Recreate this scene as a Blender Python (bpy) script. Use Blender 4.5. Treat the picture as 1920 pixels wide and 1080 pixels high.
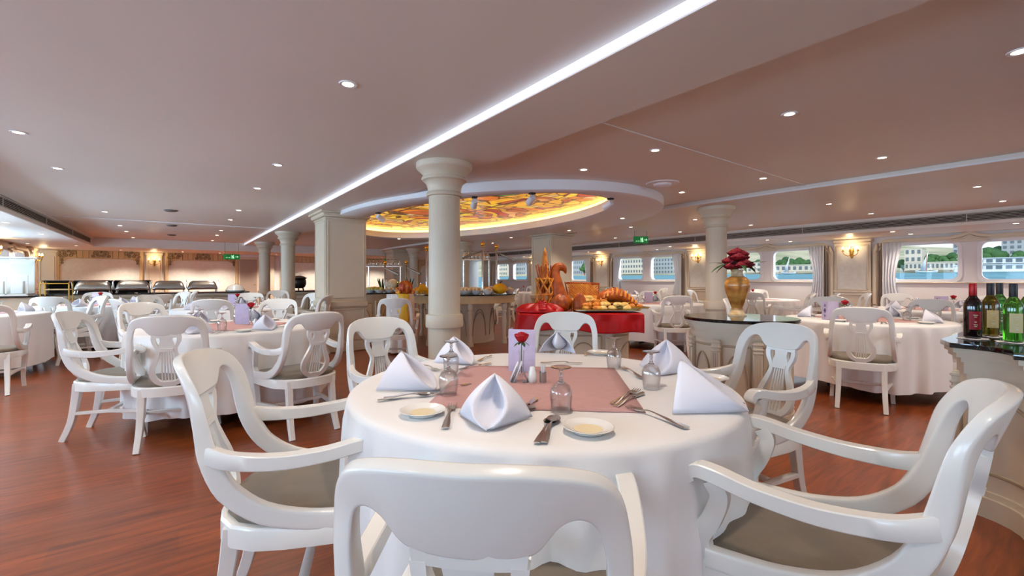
import bpy, bmesh, math, random
from mathutils import Vector, Matrix
random.seed(7)
SC = bpy.context.scene
COL = SC.collection
for _o in list(bpy.data.objects):
    bpy.data.objects.remove(_o)
PI = math.pi
R = math.radians
# ---------------------------------------------------------------- camera
F_PX, HOR, EYE = 840.0, 524.0, 1.2
YAW = math.atan(625 / 840)
SN, CS = math.sin(YAW), math.cos(YAW)
cam_d = bpy.data.cameras.new('camera')
cam = bpy.data.objects.new('camera', cam_d)
COL.objects.link(cam)
cam.location = (0, 0, EYE)
cam.rotation_euler = (PI / 2, 0, -YAW)
cam_d.sensor_width = 36
cam_d.lens = 36 * F_PX / 1920
cam_d.shift_y = (HOR - 540) / 1920
cam_d.clip_start = 0.05
cam_d.clip_end = 2000
SC.camera = cam


def W(px, py, z):
    """point on the horizontal plane z seen at that place of the photograph"""
    t = (z - EYE) * F_PX / (HOR - py)
    u = (px - 960) / F_PX
    return (t * (u * CS + SN), t * (CS - u * SN))


def D(px, d):
    """floor point at forward distance d in that column of the photograph"""
    u = (px - 960) / F_PX
    return (d * (u * CS + SN), d * (CS - u * SN))


# ---------------------------------------------------------------- world, sun, view
wd = bpy.data.worlds.new('world')
SC.world = wd
wd.use_nodes = True
nt = wd.node_tree
bg = nt.nodes['Background']
tc = nt.nodes.new('ShaderNodeTexCoord')
sx = nt.nodes.new('ShaderNodeSeparateXYZ')
rp = nt.nodes.new('ShaderNodeValToRGB')
rp.color_ramp.elements[0].position = 0.0
rp.color_ramp.elements[0].color = (0.86, 0.92, 0.97, 1)
rp.color_ramp.elements[1].position = 0.5
rp.color_ramp.elements[1].color = (0.42, 0.62, 0.9, 1)
nt.links.new(tc.outputs['Generated'], sx.inputs[0])
nt.links.new(sx.outputs['Z'], rp.inputs[0])
nt.links.new(rp.outputs[0], bg.inputs[0])
bg.inputs[1].default_value = 1.3
sun_d = bpy.data.lights.new('sun', 'SUN')
sun_d.energy = 2.6
sun_d.angle = R(1.0)
sun_d.color = (1.0, 0.95, 0.86)
sun = bpy.data.objects.new('sun', sun_d)
COL.objects.link(sun)
sun.rotation_euler = Vector((0.62, 0.45, -0.66)).to_track_quat('-Z', 'Y').to_euler()
SC.view_settings.view_transform = 'Standard'
SC.view_settings.look = 'None'
SC.view_settings.exposure = 0.0
SC.view_settings.gamma = 1.0
SC.view_settings.use_curve_mapping = False
SC.cycles.max_bounces = 7
SC.cycles.diffuse_bounces = 4
SC.cycles.glossy_bounces = 3
SC.cycles.transmission_bounces = 7
SC.cycles.transparent_max_bounces = 8
SC.cycles.caustics_reflective = False
SC.cycles.caustics_refractive = False
SC.cycles.sample_clamp_indirect = 4.0
SC.cycles.use_denoising = True
SC.cycles.adaptive_threshold = 0.03
SC.cycles.adaptive_min_samples = 12


def area(name, loc, direction, w, h, power, color):
    d = bpy.data.lights.new(name, 'AREA')
    d.shape = 'RECTANGLE'
    d.size, d.size_y = w, h
    d.energy = power
    d.color = color
    o = bpy.data.objects.new(name, d)
    COL.objects.link(o)
    o.location = loc
    o.rotation_euler = Vector(direction).to_track_quat('-Z', 'Y').to_euler()
    return o


# added lamps for daylight: outside the left windows, unseen above the right-hand ones
for yy in (-2.06, 1.67, 5.4, 9.13, 12.86):
    area('window_daylight', (-3.62, yy, 1.5), (1, 0, 0.02), 2.5, 0.8, (120, 130, 150, 180, 150)[int((yy + 2.1) / 3.7)], (0.5, 0.74, 1.0))
for yy in (-2.0, 1.67, 5.4, 9.1, 12.85, 16.55):
    area('window_daylight', (13.0, yy, 2.35), (-1, 0, -0.55), 2.4, 0.7, 105, (0.84, 0.92, 1.0))
area('stern_daylight', (4.4, -7.6, 1.7), (0, 1, -0.05), 9.0, 1.1, 150, (0.62, 0.8, 1.0))  # unseen lamp added behind the camera for cool fill

# ---------------------------------------------------------------- materials


def lin(c):
    """sRGB 0-255 to linear"""
    out = []
    for v in c[:3]:
        v /= 255
        out.append(v / 12.92 if v <= 0.04045 else ((v + 0.055) / 1.055) ** 2.4)
    return (*out, 1)


MATS = {}


def mat(name, color, rough=0.5, metal=0.0, noise=0.0, nscale=8.0, bump=0.0, bscale=60.0, trans=0.0, ior=1.45, emit=None, estr=0.0,
        coat=0.0, sheen=0.0, stretch=(1, 1, 1), color2=None, alpha=1.0, spec=0.5):
    m = bpy.data.materials.new(name)
    m.use_nodes = True
    n, l = m.node_tree.nodes, m.node_tree.links
    b = n['Principled BSDF']
    c = lin(color)
    b.inputs['Base Color'].default_value = c
    b.inputs['Roughness'].default_value = rough
    b.inputs['Metallic'].default_value = metal
    b.inputs['IOR'].default_value = ior
    b.inputs['Transmission Weight'].default_value = trans
    b.inputs['Coat Weight'].default_value = coat
    b.inputs['Coat Roughness'].default_value = 0.08
    b.inputs['Sheen Weight'].default_value = sheen
    b.inputs['Alpha'].default_value = alpha
    b.inputs['Specular IOR Level'].default_value = spec
    if emit:
        b.inputs['Emission Color'].default_value = lin(emit)
        b.inputs['Emission Strength'].default_value = estr
    if noise or bump or color2:
        t = n.new('ShaderNodeTexCoord')
        mp = n.new('ShaderNodeMapping')
        mp.inputs['Scale'].default_value = stretch
        l.new(t.outputs['Object'], mp.inputs[0])
    if noise or color2:
        nz = n.new('ShaderNodeTexNoise')
        nz.inputs['Scale'].default_value = nscale
        nz.inputs['Detail'].default_value = 5
        l.new(mp.outputs[0], nz.inputs['Vector'])
        r = n.new('ShaderNodeValToRGB')
        c2 = lin(color2) if color2 else tuple(max(0, v * (1 - noise)) for v in c[:3]) + (1,)
        r.color_ramp.elements[0].position = 0.35
        r.color_ramp.elements[1].position = 0.65
        r.color_ramp.elements[0].color = c2
        r.color_ramp.elements[1].color = c
        l.new(nz.outputs['Fac'], r.inputs[0])
        l.new(r.outputs[0], b.inputs['Base Color'])
    if bump:
        bz = n.new('ShaderNodeTexNoise')
        bz.inputs['Scale'].default_value = bscale
        bz.inputs['Detail'].default_value = 3
        l.new(mp.outputs[0], bz.inputs['Vector'])
        bp = n.new('ShaderNodeBump')
        bp.inputs['Strength'].default_value = bump
        bp.inputs['Distance'].default_value = 0.01
        l.new(bz.outputs['Fac'], bp.inputs['Height'])
        l.new(bp.outputs[0], b.inputs['Normal'])
    MATS[name] = m
    return m


WHITE = mat('white_lacquer', (236, 233, 226), 0.26, noise=0.03, nscale=5, coat=0.25)
CLOTH = mat('white_table_linen', (240, 236, 232), 0.85, bump=0.12, bscale=26, sheen=0.2)
NAPK = mat('lilac_white_napkin_linen', (236, 234, 242), 0.9, bump=0.1, bscale=90, sheen=0.2)
PINK = mat('dusty_pink_linen', (205, 160, 155), 0.9, bump=0.15, bscale=120, noise=0.05, nscale=30)
TAUPE = mat('taupe_upholstery', (116, 102, 85), 0.75, bump=0.1, bscale=300, noise=0.08, nscale=20, sheen=0.15)
CREAM = mat('cream_painted_wood', (214, 201, 178), 0.4, noise=0.04, nscale=4)
CREAM2 = mat('cream_groove', (176, 158, 130), 0.5, noise=0.06)
WALLM = mat('wall_paint', (234, 230, 228), 0.5, noise=0.03, nscale=2)
WALLP = mat('wall_fabric_panel', (228, 226, 216), 0.7, noise=0.08, nscale=14, bump=0.08, bscale=60)
CEILM = mat('ceiling_paint', (232, 225, 216), 0.42, noise=0.03, nscale=0.6)
WHT = mat('white_paint', (236, 236, 238), 0.4)
BLACKG = mat('black_granite', (14, 14, 17), 0.05, noise=0.3, nscale=60, spec=0.7)
OAK = mat('pale_oak_moulding', (196, 166, 126), 0.42, noise=0.12, nscale=5, stretch=(1, 1, 9))
STEEL = mat('polished_steel', (226, 222, 214), 0.2, 1.0)
STEELB = mat('brushed_steel', (178, 174, 168), 0.32, 1.0, noise=0.1, nscale=20)
GOLD = mat('polished_brass', (214, 168, 74), 0.2, 1.0)
DARK = mat('dark_rubber', (28, 26, 26), 0.6)
GRILL = mat('grille_slats', (196, 188, 180), 0.45, noise=0.04)
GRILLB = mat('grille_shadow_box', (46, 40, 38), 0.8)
PORC = mat('white_porcelain', (244, 241, 234), 0.12, coat=0.4)
RED = mat('red_satin', (188, 4, 12), 0.4, noise=0.2, nscale=6)
ROSE = mat('red_rose_petals', (190, 10, 28), 0.6, noise=0.3, nscale=40)
LEAF = mat('green_leaf', (52, 92, 44), 0.55, noise=0.3, nscale=20)
YELC = mat('yellow_satin', (226, 172, 28), 0.5, noise=0.1, nscale=8)
MENU = mat('lilac_menu_card', (214, 198, 222), 0.4, noise=0.12, nscale=30)
BREAD = mat('brown_bread_crust', (196, 96, 24), 0.4, color2=(134, 52, 10), nscale=14, bump=0.4, bscale=40)
BREADL = mat('golden_bread', (230, 158, 54), 0.5, color2=(196, 98, 22), nscale=18, bump=0.4, bscale=50)
BUN = mat('pale_yellow_buns', (240, 208, 128), 0.55, color2=(222, 160, 72), nscale=26, bump=0.3, bscale=40)
EXITG = mat('exit_sign_green', (20, 120, 50), 0.4, emit=(8, 100, 40), estr=0.45)
EXITW = mat('exit_sign_white', (230, 255, 235), 0.4, emit=(150, 235, 170), estr=.8)
BULB = mat('lamp_glow_warm', (255, 235, 200), 0.4, emit=(255, 232, 196), estr=14.0)
CANDLE = mat('candle_bulb_glow', (255, 214, 140), 0.4, emit=(255, 206, 130), estr=9.0)
COVE = mat('cove_light_glow', (255, 232, 150), 0.4, emit=(255, 228, 140), estr=2.6)
LED = mat('white_light_strip', (240, 244, 255), 0.4, emit=(236, 240, 255), estr=0.66)
SHEER = mat('sheer_white_curtain', (240, 242, 244), 0.8, alpha=0.82)
DRAPE = mat('taupe_curtain', (150, 136, 122), 0.85, noise=0.1, nscale=10)
ONYX = mat('honey_onyx', (206, 150, 78), 0.16, color2=(158, 96, 40), nscale=5, stretch=(1, 1, 2.2), coat=0.5)
ONYXP = mat('pale_onyx', (224, 204, 168), 0.25, color2=(196, 158, 104), nscale=9)
IRON = mat('black_cast_iron', (18, 17, 17), 0.35)


def thin_glass(name):
    """thin-walled clear ware: mostly see-through, bright where it turns away"""
    m = bpy.data.materials.new(name)
    m.use_nodes = True
    n, l = m.node_tree.nodes, m.node_tree.links
    n.clear()
    o = n.new('ShaderNodeOutputMaterial')
    tr = n.new('ShaderNodeBsdfTransparent')
    tr.inputs[0].default_value = (1, 1, 1, 1)
    re_ = n.new('ShaderNodeBsdfGlass')
    re_.inputs['IOR'].default_value = 1.3
    re_.inputs['Roughness'].default_value = .01
    gl = n.new('ShaderNodeBsdfGlossy')
    gl.inputs['Roughness'].default_value = .03
    m1 = n.new('ShaderNodeMixShader')
    m1.inputs[0].default_value = .08
    l.new(tr.outputs[0], m1.inputs[1])
    l.new(re_.outputs[0], m1.inputs[2])
    lw = n.new('ShaderNodeLayerWeight')
    lw.inputs['Blend'].default_value = .3
    mr = n.new('ShaderNodeMapRange')
    mr.inputs[3].default_value = .05
    mr.inputs[4].default_value = .75
    l.new(lw.outputs['Facing'], mr.inputs[0])
    m2 = n.new('ShaderNodeMixShader')
    l.new(mr.outputs[0], m2.inputs[0])
    l.new(m1.outputs[0], m2.inputs[1])
    l.new(gl.outputs[0], m2.inputs[2])
    l.new(m2.outputs[0], o.inputs[0])
    return m


GLASS = thin_glass('clear_thin_glass')
GLASSR = mat('clear_solid_glass', (255, 255, 255), 0.02, trans=1.0, ior=1.5)


def floor_mat():
    m = bpy.data.materials.new('red_brown_plank_floor')
    m.use_nodes = True
    n, l = m.node_tree.nodes, m.node_tree.links
    b = n['Principled BSDF']
    t = n.new('ShaderNodeTexCoord')
    mp = n.new('ShaderNodeMapping')
    mp.inputs['Rotation'].default_value = (0, 0, 0)
    l.new(t.outputs['Object'], mp.inputs[0])
    br = n.new('ShaderNodeTexBrick')
    br.offset = 0.37
    br.inputs['Scale'].default_value = 1.0
    br.inputs['Brick Width'].default_value = 1.25
    br.inputs['Row Height'].default_value = 0.19
    br.inputs['Mortar Size'].default_value = 0.0015
    br.inputs['Color1'].default_value = (0.0, 0.0, 0.0, 1)
    br.inputs['Color2'].default_value = (1, 1, 1, 1)
    br.inputs['Mortar'].default_value = (0.5, 0.5, 0.5, 1)
    l.new(mp.outputs[0], br.inputs['Vector'])
    m2 = n.new('ShaderNodeMapping')
    m2.inputs['Scale'].default_value = (1.1, 11, 1)
    l.new(t.outputs['Object'], m2.inputs[0])
    nz = n.new('ShaderNodeTexNoise')
    nz.inputs['Scale'].default_value = 2.4
    nz.inputs['Detail'].default_value = 8
    nz.inputs['Roughness'].default_value = 0.65
    nz.inputs['Distortion'].default_value = 0.6
    l.new(m2.outputs[0], nz.inputs['Vector'])
    r = n.new('ShaderNodeValToRGB')
    r.color_ramp.elements[0].position = 0.3
    r.color_ramp.elements[0].color = lin((98, 43, 17))
    r.color_ramp.elements[1].position = 0.72
    r.color_ramp.elements[1].color = lin((166, 82, 34))
    l.new(nz.outputs['Fac'], r.inputs[0])
    mx = n.new('ShaderNodeMix')
    mx.data_type = 'RGBA'
    mx.blend_type = 'MULTIPLY'
    mx.inputs[0].default_value = 0.22
    l.new(r.outputs[0], mx.inputs[6])
    l.new(br.outputs['Color'], mx.inputs[7])
    l.new(mx.outputs[2], b.inputs['Base Color'])
    b.inputs['Roughness'].default_value = 0.3
    b.inputs['Coat Weight'].default_value = 0.15
    b.inputs['Coat Roughness'].default_value = 0.15
    bp = n.new('ShaderNodeBump')
    bp.inputs['Strength'].default_value = 0.1
    bp.inputs['Distance'].default_value = 0.004
    l.new(nz.outputs['Fac'], bp.inputs['Height'])
    l.new(bp.outputs[0], b.inputs['Normal'])
    return m


def stained_mat():
    m = bpy.data.materials.new('backlit_stained_glass')
    m.use_nodes = True
    n, l = m.node_tree.nodes, m.node_tree.links
    b = n['Principled BSDF']
    t = n.new('ShaderNodeTexCoord')
    nz = n.new('ShaderNodeTexNoise')
    nz.inputs['Scale'].default_value = 0.55
    nz.inputs['Detail'].default_value = 2
    l.new(t.outputs['Object'], nz.inputs['Vector'])
    add = n.new('ShaderNodeVectorMath')
    add.operation = 'MULTIPLY_ADD'
    add.inputs[1].default_value = (2.6, 2.6, 0)
    l.new(nz.outputs['Color'], add.inputs[0])
    l.new(t.outputs['Object'], add.inputs[2])
    v = n.new('ShaderNodeTexVoronoi')
    v.inputs['Scale'].default_value = 3.9
    l.new(add.outputs[0], v.inputs['Vector'])
    ve = n.new('ShaderNodeTexVoronoi')
    ve.feature = 'DISTANCE_TO_EDGE'
    ve.inputs['Scale'].default_value = 3.9
    l.new(add.outputs[0], ve.inputs['Vector'])
    sp = n.new('ShaderNodeSeparateColor')
    l.new(v.outputs['Color'], sp.inputs[0])
    r = n.new('ShaderNodeValToRGB')
    r.color_ramp.interpolation = 'CONSTANT'
    cols = [(0, (255, 186, 30)), (0.22, (226, 124, 20)), (0.38, (255, 206, 60)), (0.55, (196, 92, 24)), (0.64, (222, 150, 80)),
            (0.74, (236, 168, 40)), (0.84, (190, 50, 26)), (0.9, (92, 122, 54)), (0.94, (240, 196, 120))]
    r.color_ramp.elements[0].color = lin(cols[0][1])
    r.color_ramp.elements[1].position = cols[1][0]
    r.color_ramp.elements[1].color = lin(cols[1][1])
    for p, c in cols[2:]:
        e = r.color_ramp.elements.new(p)
        e.color = lin(c)
    l.new(sp.outputs[0], r.inputs[0])
    # long straight lead bars of the panel grid
    br = n.new('ShaderNodeTexBrick')
    br.offset = 0
    br.inputs['Scale'].default_value = 1.0
    br.inputs['Brick Width'].default_value = 1.1
    br.inputs['Row Height'].default_value = 0.9
    br.inputs['Mortar Size'].default_value = 0.03
    l.new(t.outputs['Object'], br.inputs['Vector'])
    st = n.new('ShaderNodeMath')
    st.operation = 'GREATER_THAN'
    st.inputs[1].default_value = 0.06
    l.new(ve.outputs['Distance'], st.inputs[0])
    iv = n.new('ShaderNodeMath')
    iv.operation = 'SUBTRACT'
    iv.inputs[0].default_value = 1.0
    l.new(br.outputs['Fac'], iv.inputs[1])
    ml = n.new('ShaderNodeMath')
    ml.operation = 'MULTIPLY'
    l.new(st.outputs[0], ml.inputs[0])
    l.new(iv.outputs[0], ml.inputs[1])
    n2 = n.new('ShaderNodeTexNoise')
    n2.inputs['Scale'].default_value = 7
    l.new(t.outputs['Object'], n2.inputs['Vector'])
    mr = n.new('ShaderNodeMapRange')
    mr.inputs[1].default_value = 0.3
    mr.inputs[2].default_value = 0.7
    mr.inputs[3].default_value = 0.55
    mr.inputs[4].default_value = 1.15
    l.new(n2.outputs['Fac'], mr.inputs[0])
    m3 = n.new('ShaderNodeMath')
    m3.operation = 'MULTIPLY'
    l.new(ml.outputs[0], m3.inputs[0])
    l.new(mr.outputs[0], m3.inputs[1])
    m4 = n.new('ShaderNodeMath')
    m4.operation = 'MULTIPLY_ADD'
    m4.inputs[1].default_value = 0.82
    m4.inputs[2].default_value = 0.03
    l.new(m3.outputs[0], m4.inputs[0])
    l.new(r.outputs[0], b.inputs['Base Color'])
    l.new(r.outputs[0], b.inputs['Emission Color'])
    l.new(m4.outputs[0], b.inputs['Emission Strength'])
    b.inputs['Roughness'].default_value = 0.2
    return m


FLOORM = floor_mat()
STAIN = stained_mat()

# ---------------------------------------------------------------- mesh builder


def cr(pts, n):
    """Catmull-Rom through pts, n samples per span"""
    P = [Vector(p) for p in pts]
    P = [P[0] * 2 - P[1]] + P + [P[-1] * 2 - P[-2]]
    out = []
    for i in range(1, len(P) - 2):
        a, b, c, d = P[i - 1:i + 3]
        for k in range(n):
            t = k / n
            out.append(0.5 * ((2 * b) + (c - a) * t + (2 * a - 5 * b + 4 * c - d) * t * t + (3 * b - 3 * c + d - a) * t ** 3))
    out.append(P[-2])
    return out


class MB:
    def __init__(s):
        s.v, s.f, s.mi, s.M, s.m = [], [], [], Matrix.Identity(4), 0

    def add(s, vs, fs):
        o = len(s.v)
        s.v += [s.M @ Vector(p) for p in vs]
        s.f += [tuple(i + o for i in f) for f in fs]
        s.mi += [s.m] * len(fs)
        return s

    def box(s, cx, cy, cz, sx, sy, sz, rz=0.0, bev=0.0):
        c, q = math.cos(rz), math.sin(rz)
        hx, hy, hz = sx / 2, sy / 2, sz / 2
        if bev <= 0:
            vs = [(x, y, z) for z in (-hz, hz) for x, y in ((-hx, -hy), (hx, -hy), (hx, hy), (-hx, hy))]
            fs = [(3, 2, 1, 0), (4, 5, 6, 7), (0, 1, 5, 4), (1, 2, 6, 5), (2, 3, 7, 6), (3, 0, 4, 7)]
        else:
            vs, b = [], min(bev, hx * .9, hy * .9, hz * .9)
            for z, i in ((-hz, b), (-hz + b, 0), (hz - b, 0), (hz, b)):
                X, Y = hx - i, hy - i
                vs += [(-X, -Y + b * (i == 0), z), (-X + b * (i == 0), -Y, z), (X - b * (i == 0), -Y, z), (X, -Y + b * (i == 0), z),
                       (X, Y - b * (i == 0), z), (X - b * (i == 0), Y, z), (-X + b * (i == 0), Y, z), (-X, Y - b * (i == 0), z)]
            fs = [tuple(range(7, -1, -1)), tuple(range(24, 32))]
            for k in range(3):
                fs += [(k * 8 + i, k * 8 + (i + 1) % 8, k * 8 + 8 + (i + 1) % 8, k * 8 + 8 + i) for i in range(8)]
        return s.add([(cx + x * c - y * q, cy + x * q + y * c, cz + z) for x, y, z in vs], fs)

    def lathe(s, prof, cx=0, cy=0, cz=0, seg=24, cap=True, ex=1.0, ey=1.0, a0=0.0, a1=2 * PI):
        full = abs(a1 - a0 - 2 * PI) < 1e-6
        n = seg if full else seg + 1
        vs = [(cx + r * ex * math.cos(a0 + (a1 - a0) * k / seg), cy + r * ey * math.sin(a0 + (a1 - a0) * k / seg), cz + z) for r, z in prof for k in range(n)]
        fs = []
        for i in range(len(prof) - 1):
            for k in range(seg):
                k2 = (k + 1) % n
                fs.append((i * n + k, i * n + k2, (i + 1) * n + k2, (i + 1) * n + k))
        if cap and full:
            if prof[0][0] > 1e-5:
                fs.append(tuple(range(n - 1, -1, -1)))
            if prof[-1][0] > 1e-5:
                fs.append(tuple((len(prof) - 1) * n + k for k in range(n)))
        return s.add(vs, fs)

    def sweep(s, pts, w, h=None, side=None, seg=8, sq=0.0, cap=True):
        """tube along pts; w,h: number or list (full widths across side / across the other way); sq 0 round, 1 boxy"""
        P = [Vector(p) for p in pts]
        n = len(P)
        h = w if h is None else h
        Wd = w if isinstance(w, (list, tuple)) else [w] * n
        Hd = h if isinstance(h, (list, tuple)) else [h] * n

        def at(L, i):
            t = i / (n - 1) * (len(L) - 1)
            j = min(int(t), len(L) - 2)
            return L[j] + (L[j + 1] - L[j]) * (t - j)
        vs = []
        e = 2 / (2 + 6 * sq)
        prev = None
        for i in range(n):
            T = (P[min(i + 1, n - 1)] - P[max(i - 1, 0)])
            T = T.normalized() if T.length > 1e-9 else Vector((0, 0, 1))
            if side is not None:
                S = Vector(side)
            else:
                S = prev if prev is not None else (Vector((0, 0, 1)).cross(T) if abs(T.z) < .95 else Vector((1, 0, 0)))
            S = (S - T * S.dot(T))
            S = S.normalized() if S.length > 1e-6 else Vector((1, 0, 0))
            prev = S
            U = T.cross(S)
            a, b = at(Wd, i) / 2, at(Hd, i) / 2
            for k in range(seg):
                t = 2 * PI * (k + .5) / seg
                c, q = math.cos(t), math.sin(t)
                x = math.copysign(abs(c) ** e, c)
                y = math.copysign(abs(q) ** e, q)
                vs.append(P[i] + S * (a * x) + U * (b * y))
        fs = [(i * seg + k, i * seg + (k + 1) % seg, (i + 1) * seg + (k + 1) % seg, (i + 1) * seg + k) for i in range(n - 1) for k in range(seg)]
        if cap:
            fs += [tuple(range(seg - 1, -1, -1)), tuple((n - 1) * seg + k for k in range(seg))]
        return s.add(vs, fs)

    def prism(s, poly, z0, z1, inset=0.0):
        n = len(poly)
        cx, cy = sum(p[0] for p in poly) / n, sum(p[1] for p in poly) / n
        vs = [(x, y, z0) for x, y in poly] + [(x, y, z1 - inset) for x, y in poly]
        fs = [tuple(range(n - 1, -1, -1))] + [(i, (i + 1) % n, n + (i + 1) % n, n + i) for i in range(n)]
        if inset:
            L = max(math.hypot(x - cx, y - cy) for x, y in poly)
            k = 1 - inset / L
            vs += [(cx + (x - cx) * k, cy + (y - cy) * k, z1) for x, y in poly]
            fs += [(n + i, n + (i + 1) % n, 2 * n + (i + 1) % n, 2 * n + i) for i in range(n)]
            fs.append(tuple(range(2 * n, 3 * n)))
        else:
            fs.append(tuple(range(n, 2 * n)))
        return s.add(vs, fs)

    def grid(s, fn, nu, nv, wrap=False):
        vs = [fn(i / nu, j / nv) for j in range(nv + 1) for i in range(nu + (0 if wrap else 1))]
        n = nu if wrap else nu + 1
        fs = [(j * n + i, j * n + (i + 1) % n, (j + 1) * n + (i + 1) % n, (j + 1) * n + i) for j in range(nv) for i in range(nu)]
        return s.add(vs, fs)

    def ball(s, c, r, seg=12, rings=8, sc=(1, 1, 1)):
        prof = [(math.sin(PI * k / rings), -math.cos(PI * k / rings)) for k in range(rings + 1)]
        vs = [(c[0] + r * sc[0] * a * math.cos(2 * PI * k / seg), c[1] + r * sc[1] * a * math.sin(2 * PI * k / seg), c[2] + r * sc[2] * z) for a, z in prof for k in range(seg)]
        fs = [(i * seg + k, i * seg + (k + 1) % seg, (i + 1) * seg + (k + 1) % seg, (i + 1) * seg + k) for i in range(rings) for k in range(seg)]
        return s.add(vs, fs)

    def build(s, name, m, parent=None, smooth=None, solid=0.0, loc=None, rz=0.0, flat=False):
        me = bpy.data.meshes.new(name)
        bm = bmesh.new()
        bv = [bm.verts.new(p) for p in s.v]
        for f, k in zip(s.f, s.mi):
            try:
                q = bm.faces.new([bv[i] for i in f])
                q.material_index = k
            except ValueError:
                pass
        bmesh.ops.remove_doubles(bm, verts=bm.verts, dist=1e-5)
        if not solid:
            bmesh.ops.recalc_face_normals(bm, faces=bm.faces)
        bm.to_mesh(me)
        bm.free()
        for q in (m if isinstance(m, (list, tuple)) else [m]):
            me.materials.append(q)
        if not flat:
            for p in me.polygons:
                p.use_smooth = True
            me.set_sharp_from_angle(angle=R(38 if smooth is None else smooth))
        o = bpy.data.objects.new(name, me)
        COL.objects.link(o)
        if solid:
            md = o.modifiers.new('thickness', 'SOLIDIFY')
            md.thickness = solid
            md.offset = 0
        if parent:
            o.parent = parent
        if loc is not None:
            o.location = loc
            o.rotation_euler = (0, 0, rz)
        return o


def tag(o, label, cat, group=None, kind=None):
    o['label'] = label
    o['category'] = cat
    if group:
        o['group'] = group
    if kind:
        o['kind'] = kind
    return o


def thing(name, label, cat, loc=(0, 0, 0), rz=0.0, group=None, kind=None):
    o = bpy.data.objects.new(name, None)
    o.empty_display_size = 0.1
    COL.objects.link(o)
    o.location = loc
    o.rotation_euler = (0, 0, rz)
    return tag(o, label, cat, group, kind)


def struct(o):
    o['kind'] = 'structure'
    return o


def dup(root, loc, rz=0.0, label=None, group=None, sc=None):
    def cp(o, par):
        c = o.copy()
        COL.objects.link(c)
        c.parent = par
        for ch in o.children:
            cp(ch, c)
        return c
    r = cp(root, None)
    r.location = loc
    r.rotation_euler = (0, 0, rz)
    if sc:
        r.scale = (sc, sc, sc)
    if label:
        r['label'] = label
    if group:
        r['group'] = group
    return r


PROTO = {}


def put(key, maker, loc, rz=0.0, label=None, group=None, sc=None):
    """the first call builds the thing, later ones copy it"""
    if key not in PROTO:
        r = maker()
        PROTO[key] = r
        r.location = loc
        r.rotation_euler = (0, 0, rz)
        if sc:
            r.scale = (sc, sc, sc)
        if label:
            r['label'] = label
        if group:
            r['group'] = group
        return r
    return dup(PROTO[key], loc, rz, label, group, sc or (1.0 if True else None))
# ================================================================ the room
XL, XR, YF, YB = -3.4, 12.3, -7.0, 19.4          # walls
ZC, ZB, ZS = 2.38, 2.32, 2.12                    # ceiling, beam soffit, side soffit
XFL, XFR, YFB = -1.93, 10.78, 17.0               # fascias with the grilles


def glass_pane_mat():
    m = bpy.data.materials.new('window_glass')
    m.use_nodes = True
    n, l = m.node_tree.nodes, m.node_tree.links
    n.clear()
    o = n.new('ShaderNodeOutputMaterial')
    mx = n.new('ShaderNodeMixShader')
    tr = n.new('ShaderNodeBsdfTransparent')
    tr.inputs[0].default_value = (0.97, 0.99, 1, 1)
    gl = n.new('ShaderNodeBsdfGlossy')
    gl.inputs['Roughness'].default_value = 0.02
    mx.inputs[0].default_value = 0.012
    l.new(tr.outputs[0], mx.inputs[1])
    l.new(gl.outputs[0], mx.inputs[2])
    l.new(mx.outputs[0], o.inputs[0])
    return m


PANE = glass_pane_mat()

struct(MB().box((XL + XR) / 2, (YF + YB) / 2, -0.05, XR - XL + 0.3, YB - YF + 0.3, 0.1).build('floor', FLOORM))
# the ceiling is open above the oval light
IC, IA, IB = (4.2, 7.4), 1.64, 3.5
_e = [(IC[0] + (IA + .03) * math.cos(2 * PI * i / 96), IC[1] + (IB + .03) * math.sin(2 * PI * i / 96)) for i in range(96)]
_c = [(XR + .15, YB + .15), (XL - .15, YB + .15), (XL - .15, YF - .15), (XR + .15, YF - .15)]
_o = []
for x, y in _e:
    dx, dy = x - IC[0], y - IC[1]
    t = min(((_c[0][0] if dx > 0 else _c[1][0]) - IC[0]) / dx if abs(dx) > 1e-6 else 1e9, ((_c[0][1] if dy > 0 else _c[2][1]) - IC[1]) / dy if abs(dy) > 1e-6 else 1e9)
    _o.append((IC[0] + dx * t, IC[1] + dy * t))
for cx_, cy_ in _c:
    i = min(range(96), key=lambda j: math.dist(_o[j], (cx_, cy_)))
    _o[i] = (cx_, cy_)
b = MB()
b.add([(x, y, ZC) for x, y in _o + _e] + [(x, y, ZC + .1) for x, y in _o + _e],
      [(i, (i + 1) % 96, 96 + (i + 1) % 96, 96 + i) for i in range(96)] + [(192 + i, 192 + (i + 1) % 96, 288 + (i + 1) % 96, 288 + i) for i in range(96)])
struct(b.build('ceiling', CEILM, smooth=20))
# lowered side ceilings (left, right, back) with their fascias
for i, (x0, x1, y0, y1) in enumerate(((XL, XFL, YF, YB), (XFR, XR, YF, YB), (XFL, XFR, YFB, YB)), 1):
    struct(MB().box((x0 + x1) / 2, (y0 + y1) / 2, (ZS + ZC) / 2, x1 - x0, y1 - y0, ZC - ZS - 0.001).build('ceiling_%d' % i, CEILM))
# small mouldings along the fascias
k = 1
for x, sg in ((XFL, 1), (XFR, -1)):
    b = MB()
    b.box(x + sg * 0.012, (YF + YFB) / 2, ZC - 0.02, 0.024, YFB - YF, 0.04)
    b.box(x + sg * 0.012, (YF + YFB) / 2, ZS + 0.03, 0.024, YFB - YF, 0.06, bev=0.008)
    struct(b.build('trim_%d' % k, CEILM))
    k += 1
# beams
BEAMS = ((1.73, 2.43), (6.26, 7.1))
for x0, x1 in BEAMS:
    struct(MB().box((x0 + x1) / 2, (YF + YFB) / 2, (ZB + ZC) / 2, x1 - x0, YFB - YF, ZC - ZB, bev=0.004).build('trim_%d' % k, CEILM))
    k += 1
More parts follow.
